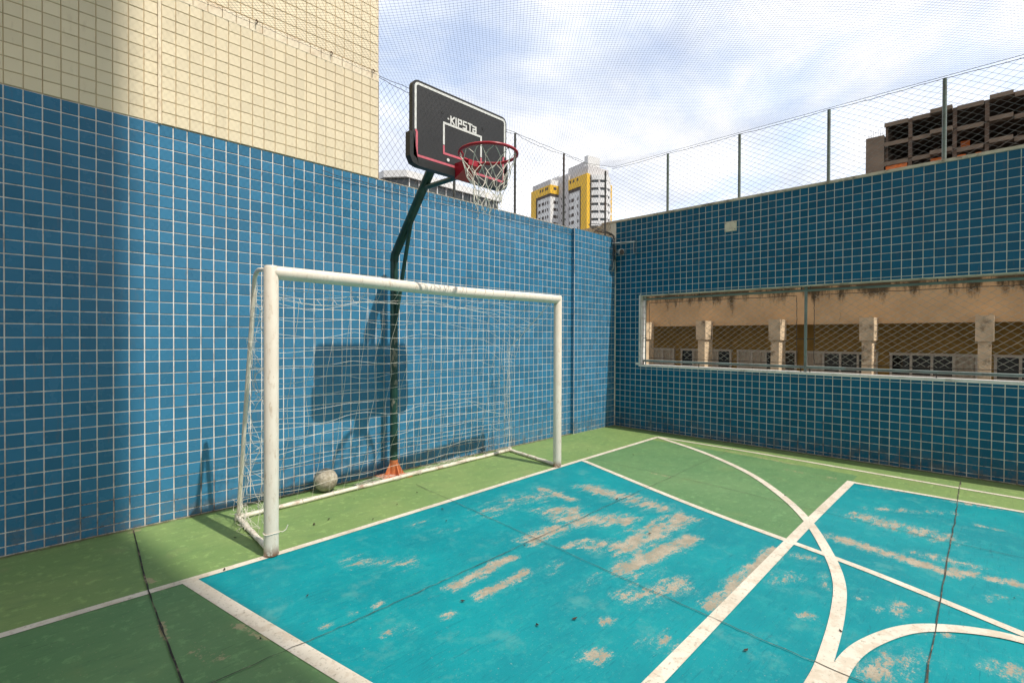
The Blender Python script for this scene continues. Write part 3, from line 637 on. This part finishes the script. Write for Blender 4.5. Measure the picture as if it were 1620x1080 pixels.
MB().box((-4.72, -1.41, 2.99), (-4.52, -1.375, 3.62)).build('mounting_plate', M['green_steel'], HP)
bp = MB(); bp.box((px_-.15, -.31, .002), (px_+.15, -.015, .014)).build('base_plate', M['orange'], HP)
MB().tube([(px_, py_, .014), (px_, py_, .19)], .0455, 16).build('base_collar', M['orange'], HP, True)
for ax in ((1, 0), (-1, 0), (0, -1), (0, 1)):
    L_ = .125 if ax[1] == 0 else .12
    a = np.array(ax, float); n_ = np.array([-a[1], a[0]]); g_ = MB(); V = []
    for s_ in (-.004, .004):
        for (r_, z) in ((.04, .014), (L_, .014), (L_, .026), (.046, .16)): V.append((px_+a[0]*r_+n_[0]*s_, py_+a[1]*r_+n_[1]*s_, z))
    g_.add(V, [(0, 1, 2, 3), (7, 6, 5, 4), (0, 4, 5, 1), (1, 5, 6, 2), (2, 6, 7, 3), (3, 7, 4, 0)]).build('gusset', M['orange'], HP)
for sx in (-1, 1):
    for sy in (-1, 1):
        MB().tube([(px_+sx*.12, py_+sy*.105, .014), (px_+sx*.12, py_+sy*.105, .03)], .011, 6).build('anchor_bolt', M['rust'], HP)
# backboard
BX0, BX1, BZ0, BZ1, BY = -5.185, -4.09, 2.985, 3.69, -1.46
def rrect(x0, x1, z0, z1, r, n=6):
    o_ = []
    for cx, cz, a0 in ((x1-r, z1-r, 0), (x0+r, z1-r, 90), (x0+r, z0+r, 180), (x1-r, z0+r, 270)):
        for k in range(n+1): a = R(a0+90*k/n); o_.append((cx+r*math.cos(a), cz+r*math.sin(a)))
    return o_
BO = (0, BY, 0); EXv, EZv, EYv = (1, 0, 0), (0, 0, 1), (0, 1, 0)
board = MB().prism(rrect(BX0, BX1, BZ0, BZ1, .06), BO, EXv, EZv, EYv, 0, .05).build('backboard', M['black_board'], HP, True, True)
def xzribbon(path, w, y, th=.0012):
    p_ = np.array(path, float); d = np.gradient(p_, axis=0); d /= np.linalg.norm(d, axis=1)[:, None]+1e-9
    n_ = np.stack([-d[:, 1], d[:, 0]], 1); mb = MB(); V = []
    for q_, m_ in zip(p_, n_): V += [(q_[0]+m_[0]*w/2, y, q_[1]+m_[1]*w/2), (q_[0]-m_[0]*w/2, y, q_[1]-m_[1]*w/2)]
    return mb.add(V, [(2*i, 2*i+1, 2*i+3, 2*i+2) for i in range(len(p_)-1)])
ins = .03; bx0, bx1, bz0, bz1 = BX0+ins, BX1-ins+.005, BZ0+.075, BZ1-ins
rr_ = rrect(bx0, bx1, bz0, bz1, .03)
top_path = [(bx1, 3.305)]+rr_[:14]+[(bx0, 3.275)]
xzribbon(top_path, .02, BY-.0015).build('border_line', M['print_white'], board)
xzribbon([(bx0+.0, 3.272), (bx0+.004, 3.268), (bx0+.013, 3.255), (bx0+.013, bz0+.01), (bx0+.02, bz0), (bx1-.03, bz0+.0), (bx1-.02, bz0+.01), (bx1-.018, 3.29), (bx1-.002, 3.303)], .02, BY-.0015).build('border_line', M['print_red'], board)
u_poly = [(BX0-.03, 3.245), (BX0+.006, 3.245), (BX0+.006, BZ0+.07), (BX0+.04, BZ0+.045), (BX1-.05, BZ0+.045), (BX1-.012, BZ0+.07), (BX1-.012, 3.245), (BX1+.012, 3.245), (BX1+.012, BZ0+.06), (BX1-.01, BZ0+.01), (BX1-.06, BZ0-.012), (BX0+.06, BZ0-.012), (BX0, BZ0+.005), (BX0-.03, BZ0+.06)]
bmp = MB(); n = len(u_poly)
V = [(x, BY-.008, z) for x, z in u_poly]+[(x, BY+.056, z) for x, z in u_poly]
bm = bmesh.new(); vv = [bm.verts.new(v_) for v_ in V]; bm.faces.new(vv[:n]); bm.faces.new(vv[n:][::-1])
for i in range(n): bm.faces.new((vv[i], vv[n+i], vv[n+(i+1) % n], vv[(i+1) % n]))
bmesh.ops.triangulate(bm, faces=[f for f in bm.faces if len(f.verts) > 4]); bmesh.ops.recalc_face_normals(bm, faces=bm.faces)
me = bpy.data.meshes.new('bumper'); bm.to_mesh(me); bm.free(); me.materials.append(M['black_edge']); link('bumper', me, board)
IX0, IX1, IZ0, IZ1 = -4.86, -4.425, 3.15, 3.415
lt = .019
def strokes(segs_, y, w, th=.001):
    mb = MB()
    for i_, ((x0, z0), (x1, z1)) in enumerate(segs_):
        d = np.array([x1-x0, z1-z0]); L_ = np.linalg.norm(d); d /= L_; n_ = np.array([-d[1], d[0]])
        c = np.array([x0, z0])
        pts = [c-d*w/2-n_*w/2, c+d*(L_+w/2)-n_*w/2, c+d*(L_+w/2)+n_*w/2, c-d*w/2+n_*w/2]
        mb.prism([tuple(q_) for q_ in pts], (0, y, 0), EXv, EZv, EYv, -th-.0004*(i_ % 5), 0)
    return mb
strokes([((IX0, 3.235), (IX0, IZ1)), ((IX0, IZ1), (IX1, IZ1)), ((IX1, IZ1), (IX1, 3.235))], BY-.001, lt).build('target_line', M['print_white'], board, False, True)
strokes([((IX0, 3.21), (IX0, IZ0)), ((IX0, IZ0), (IX1, IZ0)), ((IX1, IZ0), (IX1, 3.21))], BY-.0012, lt).build('target_line', M['print_red'], board, False, True)
LT = {'K': [((0, 0), (0, 1)), ((.1, .5), (.62, 1)), ((.1, .5), (.62, 0))], 'I': [((0, 0), (0, 1))], 'P': [((0, 0), (0, 1)), ((0, 1), (.6, 1)), ((.6, 1), (.6, .45)), ((.6, .45), (0, .45))],
      'S': [((.6, 1), (0, 1)), ((0, 1), (0, .5)), ((0, .5), (.6, .5)), ((.6, .5), (.6, 0)), ((.6, 0), (0, 0))], 'T': [((0, 1), (.7, 1)), ((.35, 1), (.35, 0))],
      'a': [((.02, .86), (.6, .86)), ((.6, .86), (.6, 0)), ((.6, 0), (0, 0)), ((0, 0), (0, .43)), ((0, .43), (.6, .43))]}
lx = -4.783; hgt = .060; sg_ = []
for ch, adv in (('K', .98), ('I', .42), ('P', 1.0), ('S', 1.0), ('T', .98), ('a', 1.0)):
    for (a0, b0), (a1, b1) in LT[ch]: sg_.append(((lx+a0*hgt, 3.432+b0*hgt), (lx+a1*hgt, 3.432+b1*hgt)))
    lx += adv*hgt*.92+.003
strokes(sg_+[((-4.813, 3.464), (-4.809, 3.464))], BY-.0014, .0142).build('lettering', M['print_white'], board, False, True)
for x, z in ((-4.875, 3.50), (-4.40, 3.50)):
    MB().tube([(x, BY+.01, z), (x, BY-.0022, z)], .014, 12).build('hole', M['black_edge'], board)
for x, z in ((-4.815, 3.10), (-4.475, 3.10)):
    MB().tube([(x, BY, z), (x, BY-.008, z)], .0145, 12).build('bolt', M['print_white'], board); 
# rim
RC = np.array([-4.70, -1.862, 3.085]); RR = .243
ring = MB().tube([RC+RR*np.array([math.cos(a), math.sin(a), 0]) for a in np.linspace(0, 2*math.pi, 64, endpoint=False)], .0128, 12, closed=True).build('rim', M['rim_red'], HP, True)
bk = MB(); x0, x1 = -4.738, -4.572
bk.add([(x0, BY, 2.955), (x1, BY, 2.955), (x1, BY, 3.09), (x0, BY, 3.09), (x0+.01, -1.64, 3.045), (x1-.01, -1.64, 3.045), (x1-.01, -1.64, 3.092), (x0+.01, -1.64, 3.092)],
       [(0, 1, 2, 3), (7, 6, 5, 4), (0, 4, 5, 1), (1, 5, 6, 2), (2, 6, 7, 3), (3, 7, 4, 0)]).build('bracket', M['rim_red'], ring, False, True)
for s_ in (-1, 1): MB().tube([(RC[0]+s_*.075, -1.62, 3.07), (RC[0]+s_*.125, RC[1]+.17, 3.083), (RC[0]+s_*.19, RC[1]+.125, 3.085)], .008, 8).build('rim_stay', M['rim_red'], ring)
hn = MB(); nrow = 6; rad = [.238, .215, .175, .145, .12, .112, .118]; zr = [0, -.075, -.165, -.25, -.325, -.395, -.455]
rg = np.random.default_rng(5); nodes = {}
for r_ in range(7):
    for k in range(12):
        a = 2*math.pi*(k+.5*(r_ % 2))/12; j_ = rg.normal(0, .011 if r_ else 0, 3)
        nodes[(r_, k)] = RC+np.array([rad[r_]*math.cos(a), rad[r_]*math.sin(a), zr[r_]-.006])+j_
for r_ in range(6):
    for k in range(12):
        for dk in (0, 1):
            k2 = (k+dk-(1 if r_ % 2 == 0 else 0)) % 12 if r_ % 2 == 0 else (k+dk) % 12
            if r_ == 5 and rg.random() < .25: continue
            A, B_ = nodes[(r_, k)], nodes[(r_+1, k2)]; m_ = (A+B_)/2+rg.normal(0, .007, 3)
            hn.tube([A, m_, B_], .0031, 5, cap=False)
for k in (1, 4, 8): hn.tube([nodes[(6, k)], nodes[(6, k)]+np.array([.01, .0, -.04]), nodes[(6, k)]+np.array([-.005, .01, -.07])], .0031, 5)
stuff(hn.build('net', M['cord_white'], HP))
for k in range(12):
    a = 2*math.pi*k/12; MB().tube([RC+np.array([(RR+.012*math.sin(b_)-.006)*math.cos(a), (RR+.012*math.sin(b_)-.006)*math.sin(a), .013*math.cos(b_)-.002]) for b_ in np.linspace(2, 5.4, 7)], .003, 4).build('net_hook', M['rim_red'], ring)

# ------------------------------------------------------------------ ball
bm = bmesh.new(); bmesh.ops.create_icosphere(bm, subdivisions=5, radius=1)
ph = (1+5**.5)/2
ico = np.array([(0, a, b_*ph) for a in (-1, 1) for b_ in (-1, 1)]+[(a, b_*ph, 0) for a in (-1, 1) for b_ in (-1, 1)]+[(b_*ph, 0, a) for a in (-1, 1) for b_ in (-1, 1)]); ico /= np.linalg.norm(ico[0])
dod = np.array([(a, b_, c) for a in (-1, 1) for b_ in (-1, 1) for c in (-1, 1)]+[(0, a/ph, b_*ph) for a in (-1, 1) for b_ in (-1, 1)]+[(a/ph, b_*ph, 0) for a in (-1, 1) for b_ in (-1, 1)]+[(b_*ph, 0, a/ph) for a in (-1, 1) for b_ in (-1, 1)]); dod /= np.linalg.norm(dod[0])
Q = np.array([v_.co for v_ in bm.verts]); rot = np.array(Matrix.Rotation(.7, 3, 'X') @ Matrix.Rotation(.4, 3, 'Z'))
A = np.concatenate([(Q@(ico@rot.T).T)/.9393, (Q@(dod@rot.T).T)/.9149], 1); A.sort(1); gapd = A[:, -1]-A[:, -2]
rad_ = .114*(1-.014*np.exp(-(gapd/.018)**2))
for v_, r_ in zip(bm.verts, rad_): v_.co = v_.co*float(r_)
me = bpy.data.meshes.new('ball'); bm.to_mesh(me); bm.free(); me.polygons.foreach_set('use_smooth', [True]*len(me.polygons))
t = NT('worn_ball_leather'); p = t.opos()
base = t.mix(t.step(t.noise(p, 14, 7, .7), .35, .65), (.30, .26, .19), (.52, .47, .38)); base = t.mix(t.math('MULTIPLY', t.step(t.noise(p, 40, 6, .75), .52, .64), .7), base, (.14, .11, .08))
t.bump(t.noise(p, 60, 5), .4, .004); me.materials.append(t.done(base, .75))
ball = link('ball', me); ball.location = (-5.315, -.15, .1148); tag(ball, 'scuffed grey leather football against the wall inside the goal', 'ball')

# ------------------------------------------------------------------ small fittings
M['white_plastic'] = plain('yellowed_plastic', (.72, .66, .52), .5, var=.06, dirt=(.4, .3, .2), dirt_amt=.4, dscale=12)
JB = thing('junction_box', 'small square cream cover plate high on the shaded wall', 'box', (-.005, -2.06, 3.19))
MB().box((-.022, -2.145, 3.118), (-.0045, -1.975, 3.262)).build('cover', M['white_plastic'], JB)
MB().box((-.027, -2.138, 3.125), (-.022, -1.982, 3.255)).build('lid', M['white_plastic'], JB)
for y, z in ((-2.125, 3.14), (-1.995, 3.14), (-2.125, 3.24), (-1.995, 3.24)): MB().tube([(-.027, y, z), (-.030, y, z)], .006, 8).build('screw', M['rust'], JB)
M['galv'] = plain('dull_galvanised_steel', (.42, .43, .42), .45, .6, var=.2, dirt=(.2, .13, .08))
LB = thing('lamp_bracket', 'grey metal bracket with a small round lamp in the wall corner', 'lamp', (-.08, -.1, 3.0))
MB().tube([(-.10, YP-.004, 2.72), (-.10, YP-.03, 2.76), (-.10, YP-.03, 3.28)], .014, 8).build('upright', M['galv'], LB, True)
MB().tube([(-.16, YP-.045, 3.17), (-.03, YP-.42, 3.17)], .012, 8).build('arm', M['galv'], LB, True)
MB().box((-.05, YP-.40, 2.97), (-.03, YP-.385, 3.19)).build('hanger', M['galv'], LB)
MB().box((-.055, YP-.47, 2.965), (-.02, YP-.39, 2.98)).build('hanger', M['galv'], LB)
lh = MB().tube([(-.09, YP-.12, 3.02), (-.11, YP-.17, 3.01), (-.125, YP-.21, 3.005)], [.03, .055, .06], 14).build('lamp_head', M['galv'], LB, True)
MB().tube([(-.1255, YP-.211, 3.005), (-.127, YP-.215, 3.0048)], .048, 14).build('lens', M['black_edge'], lh)
MB().tube([(-.10, YP-.03, 3.03), (-.09, YP-.13, 3.02)], .009, 8).build('stub', M['galv'], LB)
CB = thing('cable_bundle', 'tangled black cables looping over the wall corner', 'cable', (-.1, .1, HL))
for k in range(5):
    q_ = [(-.10+.012*k, YP-.03, 2.95-.06*k), (-.13-.01*k, YP-.055-.01*k, 3.12), (-.12, YP-.03, HL+.03), (-.25-.06*k, .05+.03*k, HL+.03+.035*k), (-.18+.03*k, .22, HL+.14+.03*k), (.03, .28+.05*k, HL+.24-.02*k), (.05+.03*k, .5, HR-.01+.05)]
    MB().tube(smooth_path([np.array(x)+rng.normal(0, .012, 3) for x in q_], 7), .006, 6).build('cable', M['black_edge'], CB, True)
# cream clad end of the shaded wall behind the corner
RE = MB().box((.001, .2205, -.6), (TW, 1.5, HR-.01)).build('wall_end', M['grout_c'], RW)
lay_tiles(RE, cells(.223, 1.49, HL-.2, HR-.012, P, PZ, .223, HR-.012-20*PZ), 'y', .0005, M['tile_cream'], 'tile_field', 0)

# ------------------------------------------------------------------ neighbouring house seen through the opening
t = NT('stained_ochre_render'); p = t.pos(); z = t.node('ShaderNodeSeparateXYZ', {0: p}).outputs[2]
base = t.mix(t.step(t.noise(p, 1.4, 6, .65), .3, .7), (.56, .36, .19), (.70, .47, .26))
stn = t.noise(t.mapv(p, scale=(1, 1, .25)), 3.4, 8, .72); hh = t.step(z, 2.05, 3.0)
base = t.mix(t.math('MULTIPLY', t.step(t.math('ADD', stn, t.math('MULTIPLY', hh, .36)), .60, .78), .92), base, (.05, .035, .015)); t.bump(t.noise(p, 18, 6), .25, .02)
M['house_beam'] = t.done(base, .9)
M['house_wall'] = plain('ochre_wall', (.42, .26, .07), .85, var=.12, dirt=(.2, .12, .03))
M['house_col'] = plain('pale_column_render', (.66, .51, .34), .85, var=.15, scale=5, dirt=(.10, .07, .045), dirt_amt=.85, dscale=4, bumps=.3, bscale=30)
M['win_white'] = plain('white_window_paint', (.70, .64, .56), .5, var=.05)
M['curtain'] = plain('pale_curtain', (.60, .52, .42), .9, var=.12, scale=10)
t = NT('dark_glass'); M['glass'] = t.done((.012, .014, .015), .06)
NH = thing('house', 'ochre veranda house with pale square columns beyond the wall opening', 'house', (5, -3, -.6))
HXf = 4.93; CY = [3.70, 2.02, .39, -1.29, -2.99, -4.70, -6.40, -8.10]
MB().box((HXf, -12, 1.85), (HXf+.28, 7, 3.35)).build('beam', M['house_beam'], NH)
MB().box((HXf+.28, -12, 2.6), (HXf+8, 7, 2.8)).build('veranda_ceiling', M['house_wall'], NH)
MB().box((HXf+1.7, -12, -.6), (HXf+1.9, 7, 2.6)).build('wall', M['house_wall'], NH)
MB().box((HXf-.7, -12, -.6), (HXf+1.7, 7, .0)).build('veranda_floor', M['concrete'], NH)
for i, y in enumerate(CY):
    cb = MB().box((HXf-.40, y-.085, .0), (HXf+.06, y+.085, 1.53)).build('column', M['house_col'], NH)
    cp = MB(); e = .035; zt = 1.96
    cp.add([(HXf-.40-e, y-.085-e, 1.50), (HXf-.002, y-.085-e, 1.50), (HXf-.002, y+.085+e, 1.50), (HXf-.40-e, y+.085+e, 1.50),
            (HXf-.42-e, y-.085-e, zt), (HXf-.002, y-.085-e, zt), (HXf-.002, y+.085+e, zt), (HXf-.42-e, y+.085+e, zt)],
           [(3, 2, 1, 0), (4, 5, 6, 7), (0, 1, 5, 4), (1, 2, 6, 5), (2, 3, 7, 6), (3, 0, 4, 7)]).build('capital', M['house_col'], cb)
    y0, y1 = y-1.55, y-.12; xw = HXf+1.7
    wf = MB()
    for yy in np.linspace(y0, y1, 5): wf.box((xw-.06, yy-.022, .15), (xw-.003, yy+.022, 1.19))
    wf.box((xw-.062, y0-.03, 1.17), (xw-.003, y1+.03, 1.225)); wf.box((xw-.062, y0-.03, .12), (xw-.003, y1+.03, .17)); wf.box((xw-.05, y0, .72), (xw-.004, y1, .745))
    win = wf.build('window', M['win_white'], NH)
    for k in range(4):
        ya, yb = np.linspace(y0, y1, 5)[k:k+2]
        cur = (i*3+k*2) % 5 in (0, 2)
        if cur:
            zz_ = MB(); n = 14; V = []
            for j in range(n+1):
                yy = ya+(yb-ya)*j/n; xx = xw-.014+.009*math.sin(j*2.2)
                V += [(xx, yy, .17), (xx, yy, 1.17)]
            zz_.add(V, [(2*j, 2*j+2, 2*j+3, 2*j+1) for j in range(n)]).build('curtain', M['curtain'], win)
        else: MB().box((xw-.02, ya+.02, .17), (xw-.012, yb-.02, 1.17)).build('pane', M['glass'], win)

# ------------------------------------------------------------------ far buildings
M['far_white'] = plain('far_white_render', (.66, .65, .63), .8, var=.06, scale=.3)
M['far_grey'] = plain('far_grey_render', (.48, .46, .45), .85, var=.06, scale=.3)
M['far_yellow'] = plain('far_yellow_tile', (.72, .42, .02), .6, var=.06, scale=.4)
M['far_dark'] = plain('far_dark_trim', (.05, .035, .03), .7)
M['raw'] = plain('raw_concrete_frame', (.11, .07, .045), .95, var=.2, scale=.6, dirt=(.08, .065, .05), dirt_amt=.7, dscale=.5)
M['raw_lite'] = plain('raw_concrete_edge', (.17, .12, .08), .95, var=.15, scale=.6)
M['brick'] = plain('orange_hollow_brick', (.62, .15, .03), .9, var=.2, scale=2)
M['roof_glass'] = plain('dark_band_glass', (.03, .04, .04), .2, var=.3, scale=.2)
def px_scale(D): return D/FPX
# yellow and white tower
D = 200.; azv = 52.3; v_ = np.array([math.sin(R(azv)), math.cos(R(azv)), 0]); r_ = np.array([v_[1], -v_[0], 0]); U = np.array([0, 0, 1.])
ta = r_*math.cos(R(50))-v_*math.sin(R(50)); tb = r_*math.cos(R(40))+v_*math.sin(R(40))
K = np.array([-7.58+200*math.sin(R(53.8)), -4.99+200*math.cos(R(53.8)), 0])   # nearest corner
TT = thing('apartment_tower', 'tall yellow and white apartment tower far behind the corner', 'building', tuple(K))
ZM = 66.0; LA = 26.; LBt = 12.6; WZt = 65.2; w0, w1_ = 18., 31.4
def tb_box(nm, mat, a, b_, par=None): return MB().obox(K, -ta, tb, U, a, b_).build(nm, mat, par or TT, False, True)
tb_box('wall', M['far_white'], (.7, .5, -.6), (LA, LBt, ZM-2))
tb_box('yellow_frame', M['far_yellow'], (0, 0, -.6), (3.6, 1.6, ZM)); tb_box('yellow_frame', M['far_yellow'], (3.6, 0, ZM-4.2), (11.4, 1.8, ZM)); tb_box('stair_tower', M['far_grey'], (11.41, .1, -.6), (17.9, 3.5, ZM+2.2)); tb_box('yellow_frame', M['far_yellow'], (1.1, LBt-.4, -.6), (4.3, LBt+2.0, ZM-2.2))
tb_box('dark_reveal', M['far_dark'], (3.6, .2, -.6), (4.5, .49, ZM-4.2)); tb_box('dark_reveal', M['far_dark'], (4.5, .2, ZM-5.4), (11.4, .49, ZM-4.2))
tb_box('upper_storey', M['far_grey'], (1.0, 1.4, ZM), (LA+1, LBt, ZM+3.6)); tb_box('roof_house', M['far_grey'], (4.5, 2.6, ZM+3.6), (14.6, 10, ZM+6.2)); tb_box('roof_tank', M['far_white'], (2.4, 2.6, ZM+3.6), (4.5, 9.0, ZM+8.2)); tb_box('roof_house', M['far_white'], (LA-6, 2, ZM+3.6), (LA-1, 8, ZM+4.6))
for k in range(16):   # rounded balcony front
    z1 = ZM-.6-k*3.0; mb = MB(); poly = [(1.8+(LBt-2.3)*j/16, .7+2.9*math.sin(math.pi*j/16)) for j in range(17)]; n = 17; V = []
    for s_, c in poly: V += [K+tb*s_+ta*c+U*(z1-1.95), K+tb*s_+ta*c+U*z1]
    V2 = [K+tb*s_-ta*.6+U*(z1-1.95) for s_, c in poly]+[K+tb*s_-ta*.6+U*z1 for s_, c in poly]
    mb.add(V, [(2*j, 2*j+2, 2*j+3, 2*j+1) for j in range(16)])
    o_ = len(mb.v); mb.v += [tuple(x) for x in V2]
    mb.f += [(2*j+1, 2*j+3, o_+n+j+1, o_+n+j) for j in range(16)]+[(2*j, o_+j, o_+j+1, 2*j+2) for j in range(16)]
    mb.build('balcony', M['far_white'], TT, False, True)
    gp = MB(); V = []
    for s_, c in poly[1:-1]: V += [K+tb*s_+ta*(c-.35)+U*(z1-2.98), K+tb*s_+ta*(c-.35)+U*(z1-1.97)]
    gp.add(V, [(2*j, 2*j+2, 2*j+3, 2*j+1) for j in range(14)]).build('balcony_glazing', M['roof_glass'], TT)
    for j in (4, 9, 13):
        s_, c = poly[j]; q_ = K+tb*s_+ta*(c-.28)
        MB().obox(q_, tb, ta, U, (-.5, -.1, z1-2.98), (.3+.1*(k+j) % 1, .1, z1-1.97)).build('glazing_post', M['far_white'] if (k+j) % 2 else M['far_grey'], TT, False, True)
# left wing
tb_box('wing_wall', M['far_white'], (w0, -4.2, -.6), (w1_, .49, WZt-.4)); tb_box('wing_frame', M['far_yellow'], (w0-.25, -4.5, WZt-3.6), (w1_+.2, .45, WZt)); tb_box('wing_frame', M['far_yellow'], (w1_-3.4, -4.5, -.6), (w1_+.22, .4, WZt-3.6))
tb_box('dark_reveal', M['far_dark'], (w0-.1, -4.35, WZt-4.7), (w1_-3.4, .4, WZt-3.6)); tb_box('dark_reveal', M['far_dark'], (w1_-4.2, -4.34, -.6), (w1_-3.4, -4.21, WZt-4.7))
tb_box('wing_parapet', M['far_grey'], (w0+.4, -4.0, WZt), (w1_-.3, .4, WZt+2.4)); tb_box('wing_parapet', M['far_white'], (w0-.2, -4.2, WZt), (w0+.4, .4, WZt+2.2))
for fl_ in range(8):
    z1 = WZt-6.4-fl_*3.0
    for a, w in ((19.4, .7), (20.9, .7), (22.4, 1.5), (24.9, 1.5)):
        w_ = tb_box('window', M['far_dark'], (a, -4.27, z1-1.25), (a+w, -4.21, z1)); tb_box('window_frame', M['far_grey'], (a-.08, -4.32, z1-1.35), (a+w+.08, -4.28, z1-1.24), w_)
    tb_box('window', M['far_dark'], (w0-.06, -2.6, z1-1.25), (w0-.005, -1.2, z1)); tb_box('window', M['far_dark'], (w0-.06, -.9, z1-1.25), (w0-.005, -.3, z1))
for fl_ in range(9):
    tb_box('window', M['far_dark'], (13.2, .04, ZM-7-fl_*3.0), (14.2, .095, ZM-6.1-fl_*3.0)); tb_box('window', M['far_dark'], (15.6, .04, ZM-7-fl_*3.0), (16.1, .095, ZM-6.1-fl_*3.0))
    z1 = ZM-8.0-fl_*3.0
    for a, w in ((5.6, .6), (8.4, 1.6), (10.6, .6)): tb_box('window', M['far_dark'], (a, .43, z1-1.3), (a+w, .495, z1))
for a in (5.2, 7.6, 9.6): tb_box('window', M['far_dark'], (a, -.05, ZM-1.7), (a+.9, -.005, ZM-.6))
for a in (19.2, 20.4, 22.5, 24.2): tb_box('window', M['far_dark'], (a, -4.56, WZt-1.9), (a+.8, -4.505, WZt-.7))
tb_box('window', M['far_dark'], (w0-.3, -2.8, WZt-1.9), (w0-.255, -1.2, WZt-.8))
# unfinished concrete frame
UX = CAM[0]+95.; UB = thing('unfinished_building', 'dark unfinished concrete frame building with orange brick infill', 'building', (UX, 0, 0))
FL = [34.3-2.95*k for k in range(10)]
MB().box((UX-.3, 8.7, -.6), (UX+8, 11.0, 32.6)).build('stair_core', M['raw_lite'], UB)
for k in range(7): 
    y = 8.9+k*.3; MB().tube([(UX+.2, y, 32.6), (UX+.2, y+.03, 33.4+.3*(k % 3))], .02, 4).build('rebar', M['rust'], UB)
for i, z in enumerate(FL):
    MB().box((UX, -22, z-.18), (UX+14, 8.69, z)).build('slab', M['raw'], UB)
    for y0, y1 in ((5.8, 8.69), (3.2, 5.3), (-2.4, .35), (-9.5, -5.4), (-15, -10)): MB().box((UX-.25, y0, z-.55), (UX-.01, y1, z+.05)).build('edge_beam', M['raw_lite'], UB)
    for y0, y1 in ((.8, 3.2), (-5.3, -3.0)): MB().box((UX-1.3, y0, z-.45), (UX-.01, y1, z+.12)).build('balcony', M['raw_lite'], UB)
    if i:
        for y in (5.55, .58, -2.75, -9.8): MB().box((UX-.2, y-.22, z), (UX+.3, y+.22, FL[i-1]-.18)).build('column', M['raw'], UB)
        for y in (3.1, -6): MB().box((UX+6, y-.3, z), (UX+6.6, y+.3, FL[i-1]-.18)).build('column', M['raw'], UB)
        if i > 1: MB().box((UX+9, -22, z), (UX+9.3, 8.6, FL[i-1]-.18)).build('rear_wall', M['raw'], UB)
        else: MB().box((UX+9, 1.4, z), (UX+9.3, 8.6, FL[i-1]-.18)).build('rear_wall', M['raw'], UB); MB().box((UX+9, -22, z), (UX+9.3, -4.2, FL[i-1]-.18)).build('rear_wall', M['raw'], UB)
for i in range(1, len(FL)): MB().box((UX+.31, 8.3, FL[i]), (UX+9.3, 8.6, FL[i-1]-.18)).build('side_wall', M['raw'], UB)
MB().box((UX, -22, 34.3), (UX+14, -3.2, 34.5)).build('roof_slab', M['raw'], UB)
z = FL[3]
for y0, y1, h in ((7.1, 8.5, 2.38), (5.9, 6.4, 2.38), (6.4, 7.1, 2.38), (4.3, 5.3, 1.7), (1.9, 3.2, 2.2), (-.6, .3, 2.0), (-2.2, -1.6, 1.9)):
    mb = MB(); lo = .9 if (y0, y1) == (6.4, 7.1) else 0
    if lo: MB().box((UX-.05, y0, z+1.5), (UX+.12, y1, z+h)).build('brick_infill', M['brick'], UB); MB().box((UX-.05, y0, z), (UX+.12, y1, z+.5)).build('brick_infill', M['brick'], UB)
    else: mb.box((UX-.05, y0, z), (UX+.12, y1, z+h)).build('brick_infill', M['brick'], UB)
MB().box((UX+3, -.9, FL[2]), (UX+3.2, .1, FL[2]+1.8)).build('brick_infill', M['brick'], UB)
# long white block behind the hoop
WY = CAM[1]+70.; WB = thing('office_block', 'long white office block with dark window band behind the hoop', 'building', (45, WY, 0))
HB = CAM[2]+70*.374
def wp(z0, z1, o_): return [(36.4+o_, WY+8-o_), (36.4+o_, WY+3.+o_), (38.8+o_, WY+o_), (60.5-o_, WY+o_), (60.5-o_, WY+12-o_)]
for nm, z0, z1, o_, mt in (('lower_wall', -.6, HB-1.55, .25, 'far_white'), ('window_band', HB-1.55, HB-.1, .5, 'roof_glass'), ('roof_fascia', HB-.1, HB+1.0, 0, 'far_white'), ('roof_top', HB+1.0, HB+1.5, 1.4, 'far_grey')):
    MB().prism(wp(z0, z1, o_), (0, 0, 0), EXv, EYv, EZv, z0, z1).build(nm, M[mt], WB, False, True)
for k in range(11):
    x = 39.6+k*1.9; MB().box((x-.07, WY+.35, HB-1.55), (x+.07, WY+.5, HB-.1)).build('mullion', M['far_grey'] if k % 3 else M['far_white'], WB)
MB().box((52, WY+.2, HB-3.2), (60, WY+.24, HB-2.2)).build('window_strip', M['roof_glass'], WB)

# ------------------------------------------------------------------ dead leaves and grit on the floor
M['leaf'] = plain('dry_leaf', (.035, .022, .012), .9, var=.4, scale=40)
lb = MB()
for u, v_ in ((486, 944), (732, 952), (830, 864), (909, 980), (1028, 845), (976, 790), (700, 806), (706, 825), (628, 799), (590, 822), (520, 822), (497, 830), (416, 813), (511, 785), (372, 852), (355, 902), (412, 1012), (1605, 948), (1242, 785), (1190, 703), (560, 790), (1002, 720), (930, 712), (1120, 690), (660, 780), (850, 990), (1180, 1030), (1330, 1000)):
    x, y = floor_at(u, v_); a = random.uniform(0, 6.28); L_ = random.uniform(.010, .022); w_ = L_*random.uniform(.3, .6)
    c_, s_ = math.cos(a), math.sin(a); z = .0085
    lb.add([(x+c_*L_, y+s_*L_, z+.004), (x-s_*w_, y+c_*w_, z), (x-c_*L_, y-s_*L_, z+.003), (x+s_*w_, y-c_*w_, z+.001), (x, y, z+.006)], [(0, 1, 4), (1, 2, 4), (2, 3, 4), (3, 0, 4)])
tag(lb.build('leaf_litter', M['leaf']), 'scattered small dark dry leaf bits on the court floor', 'leaf litter', kind='stuff')
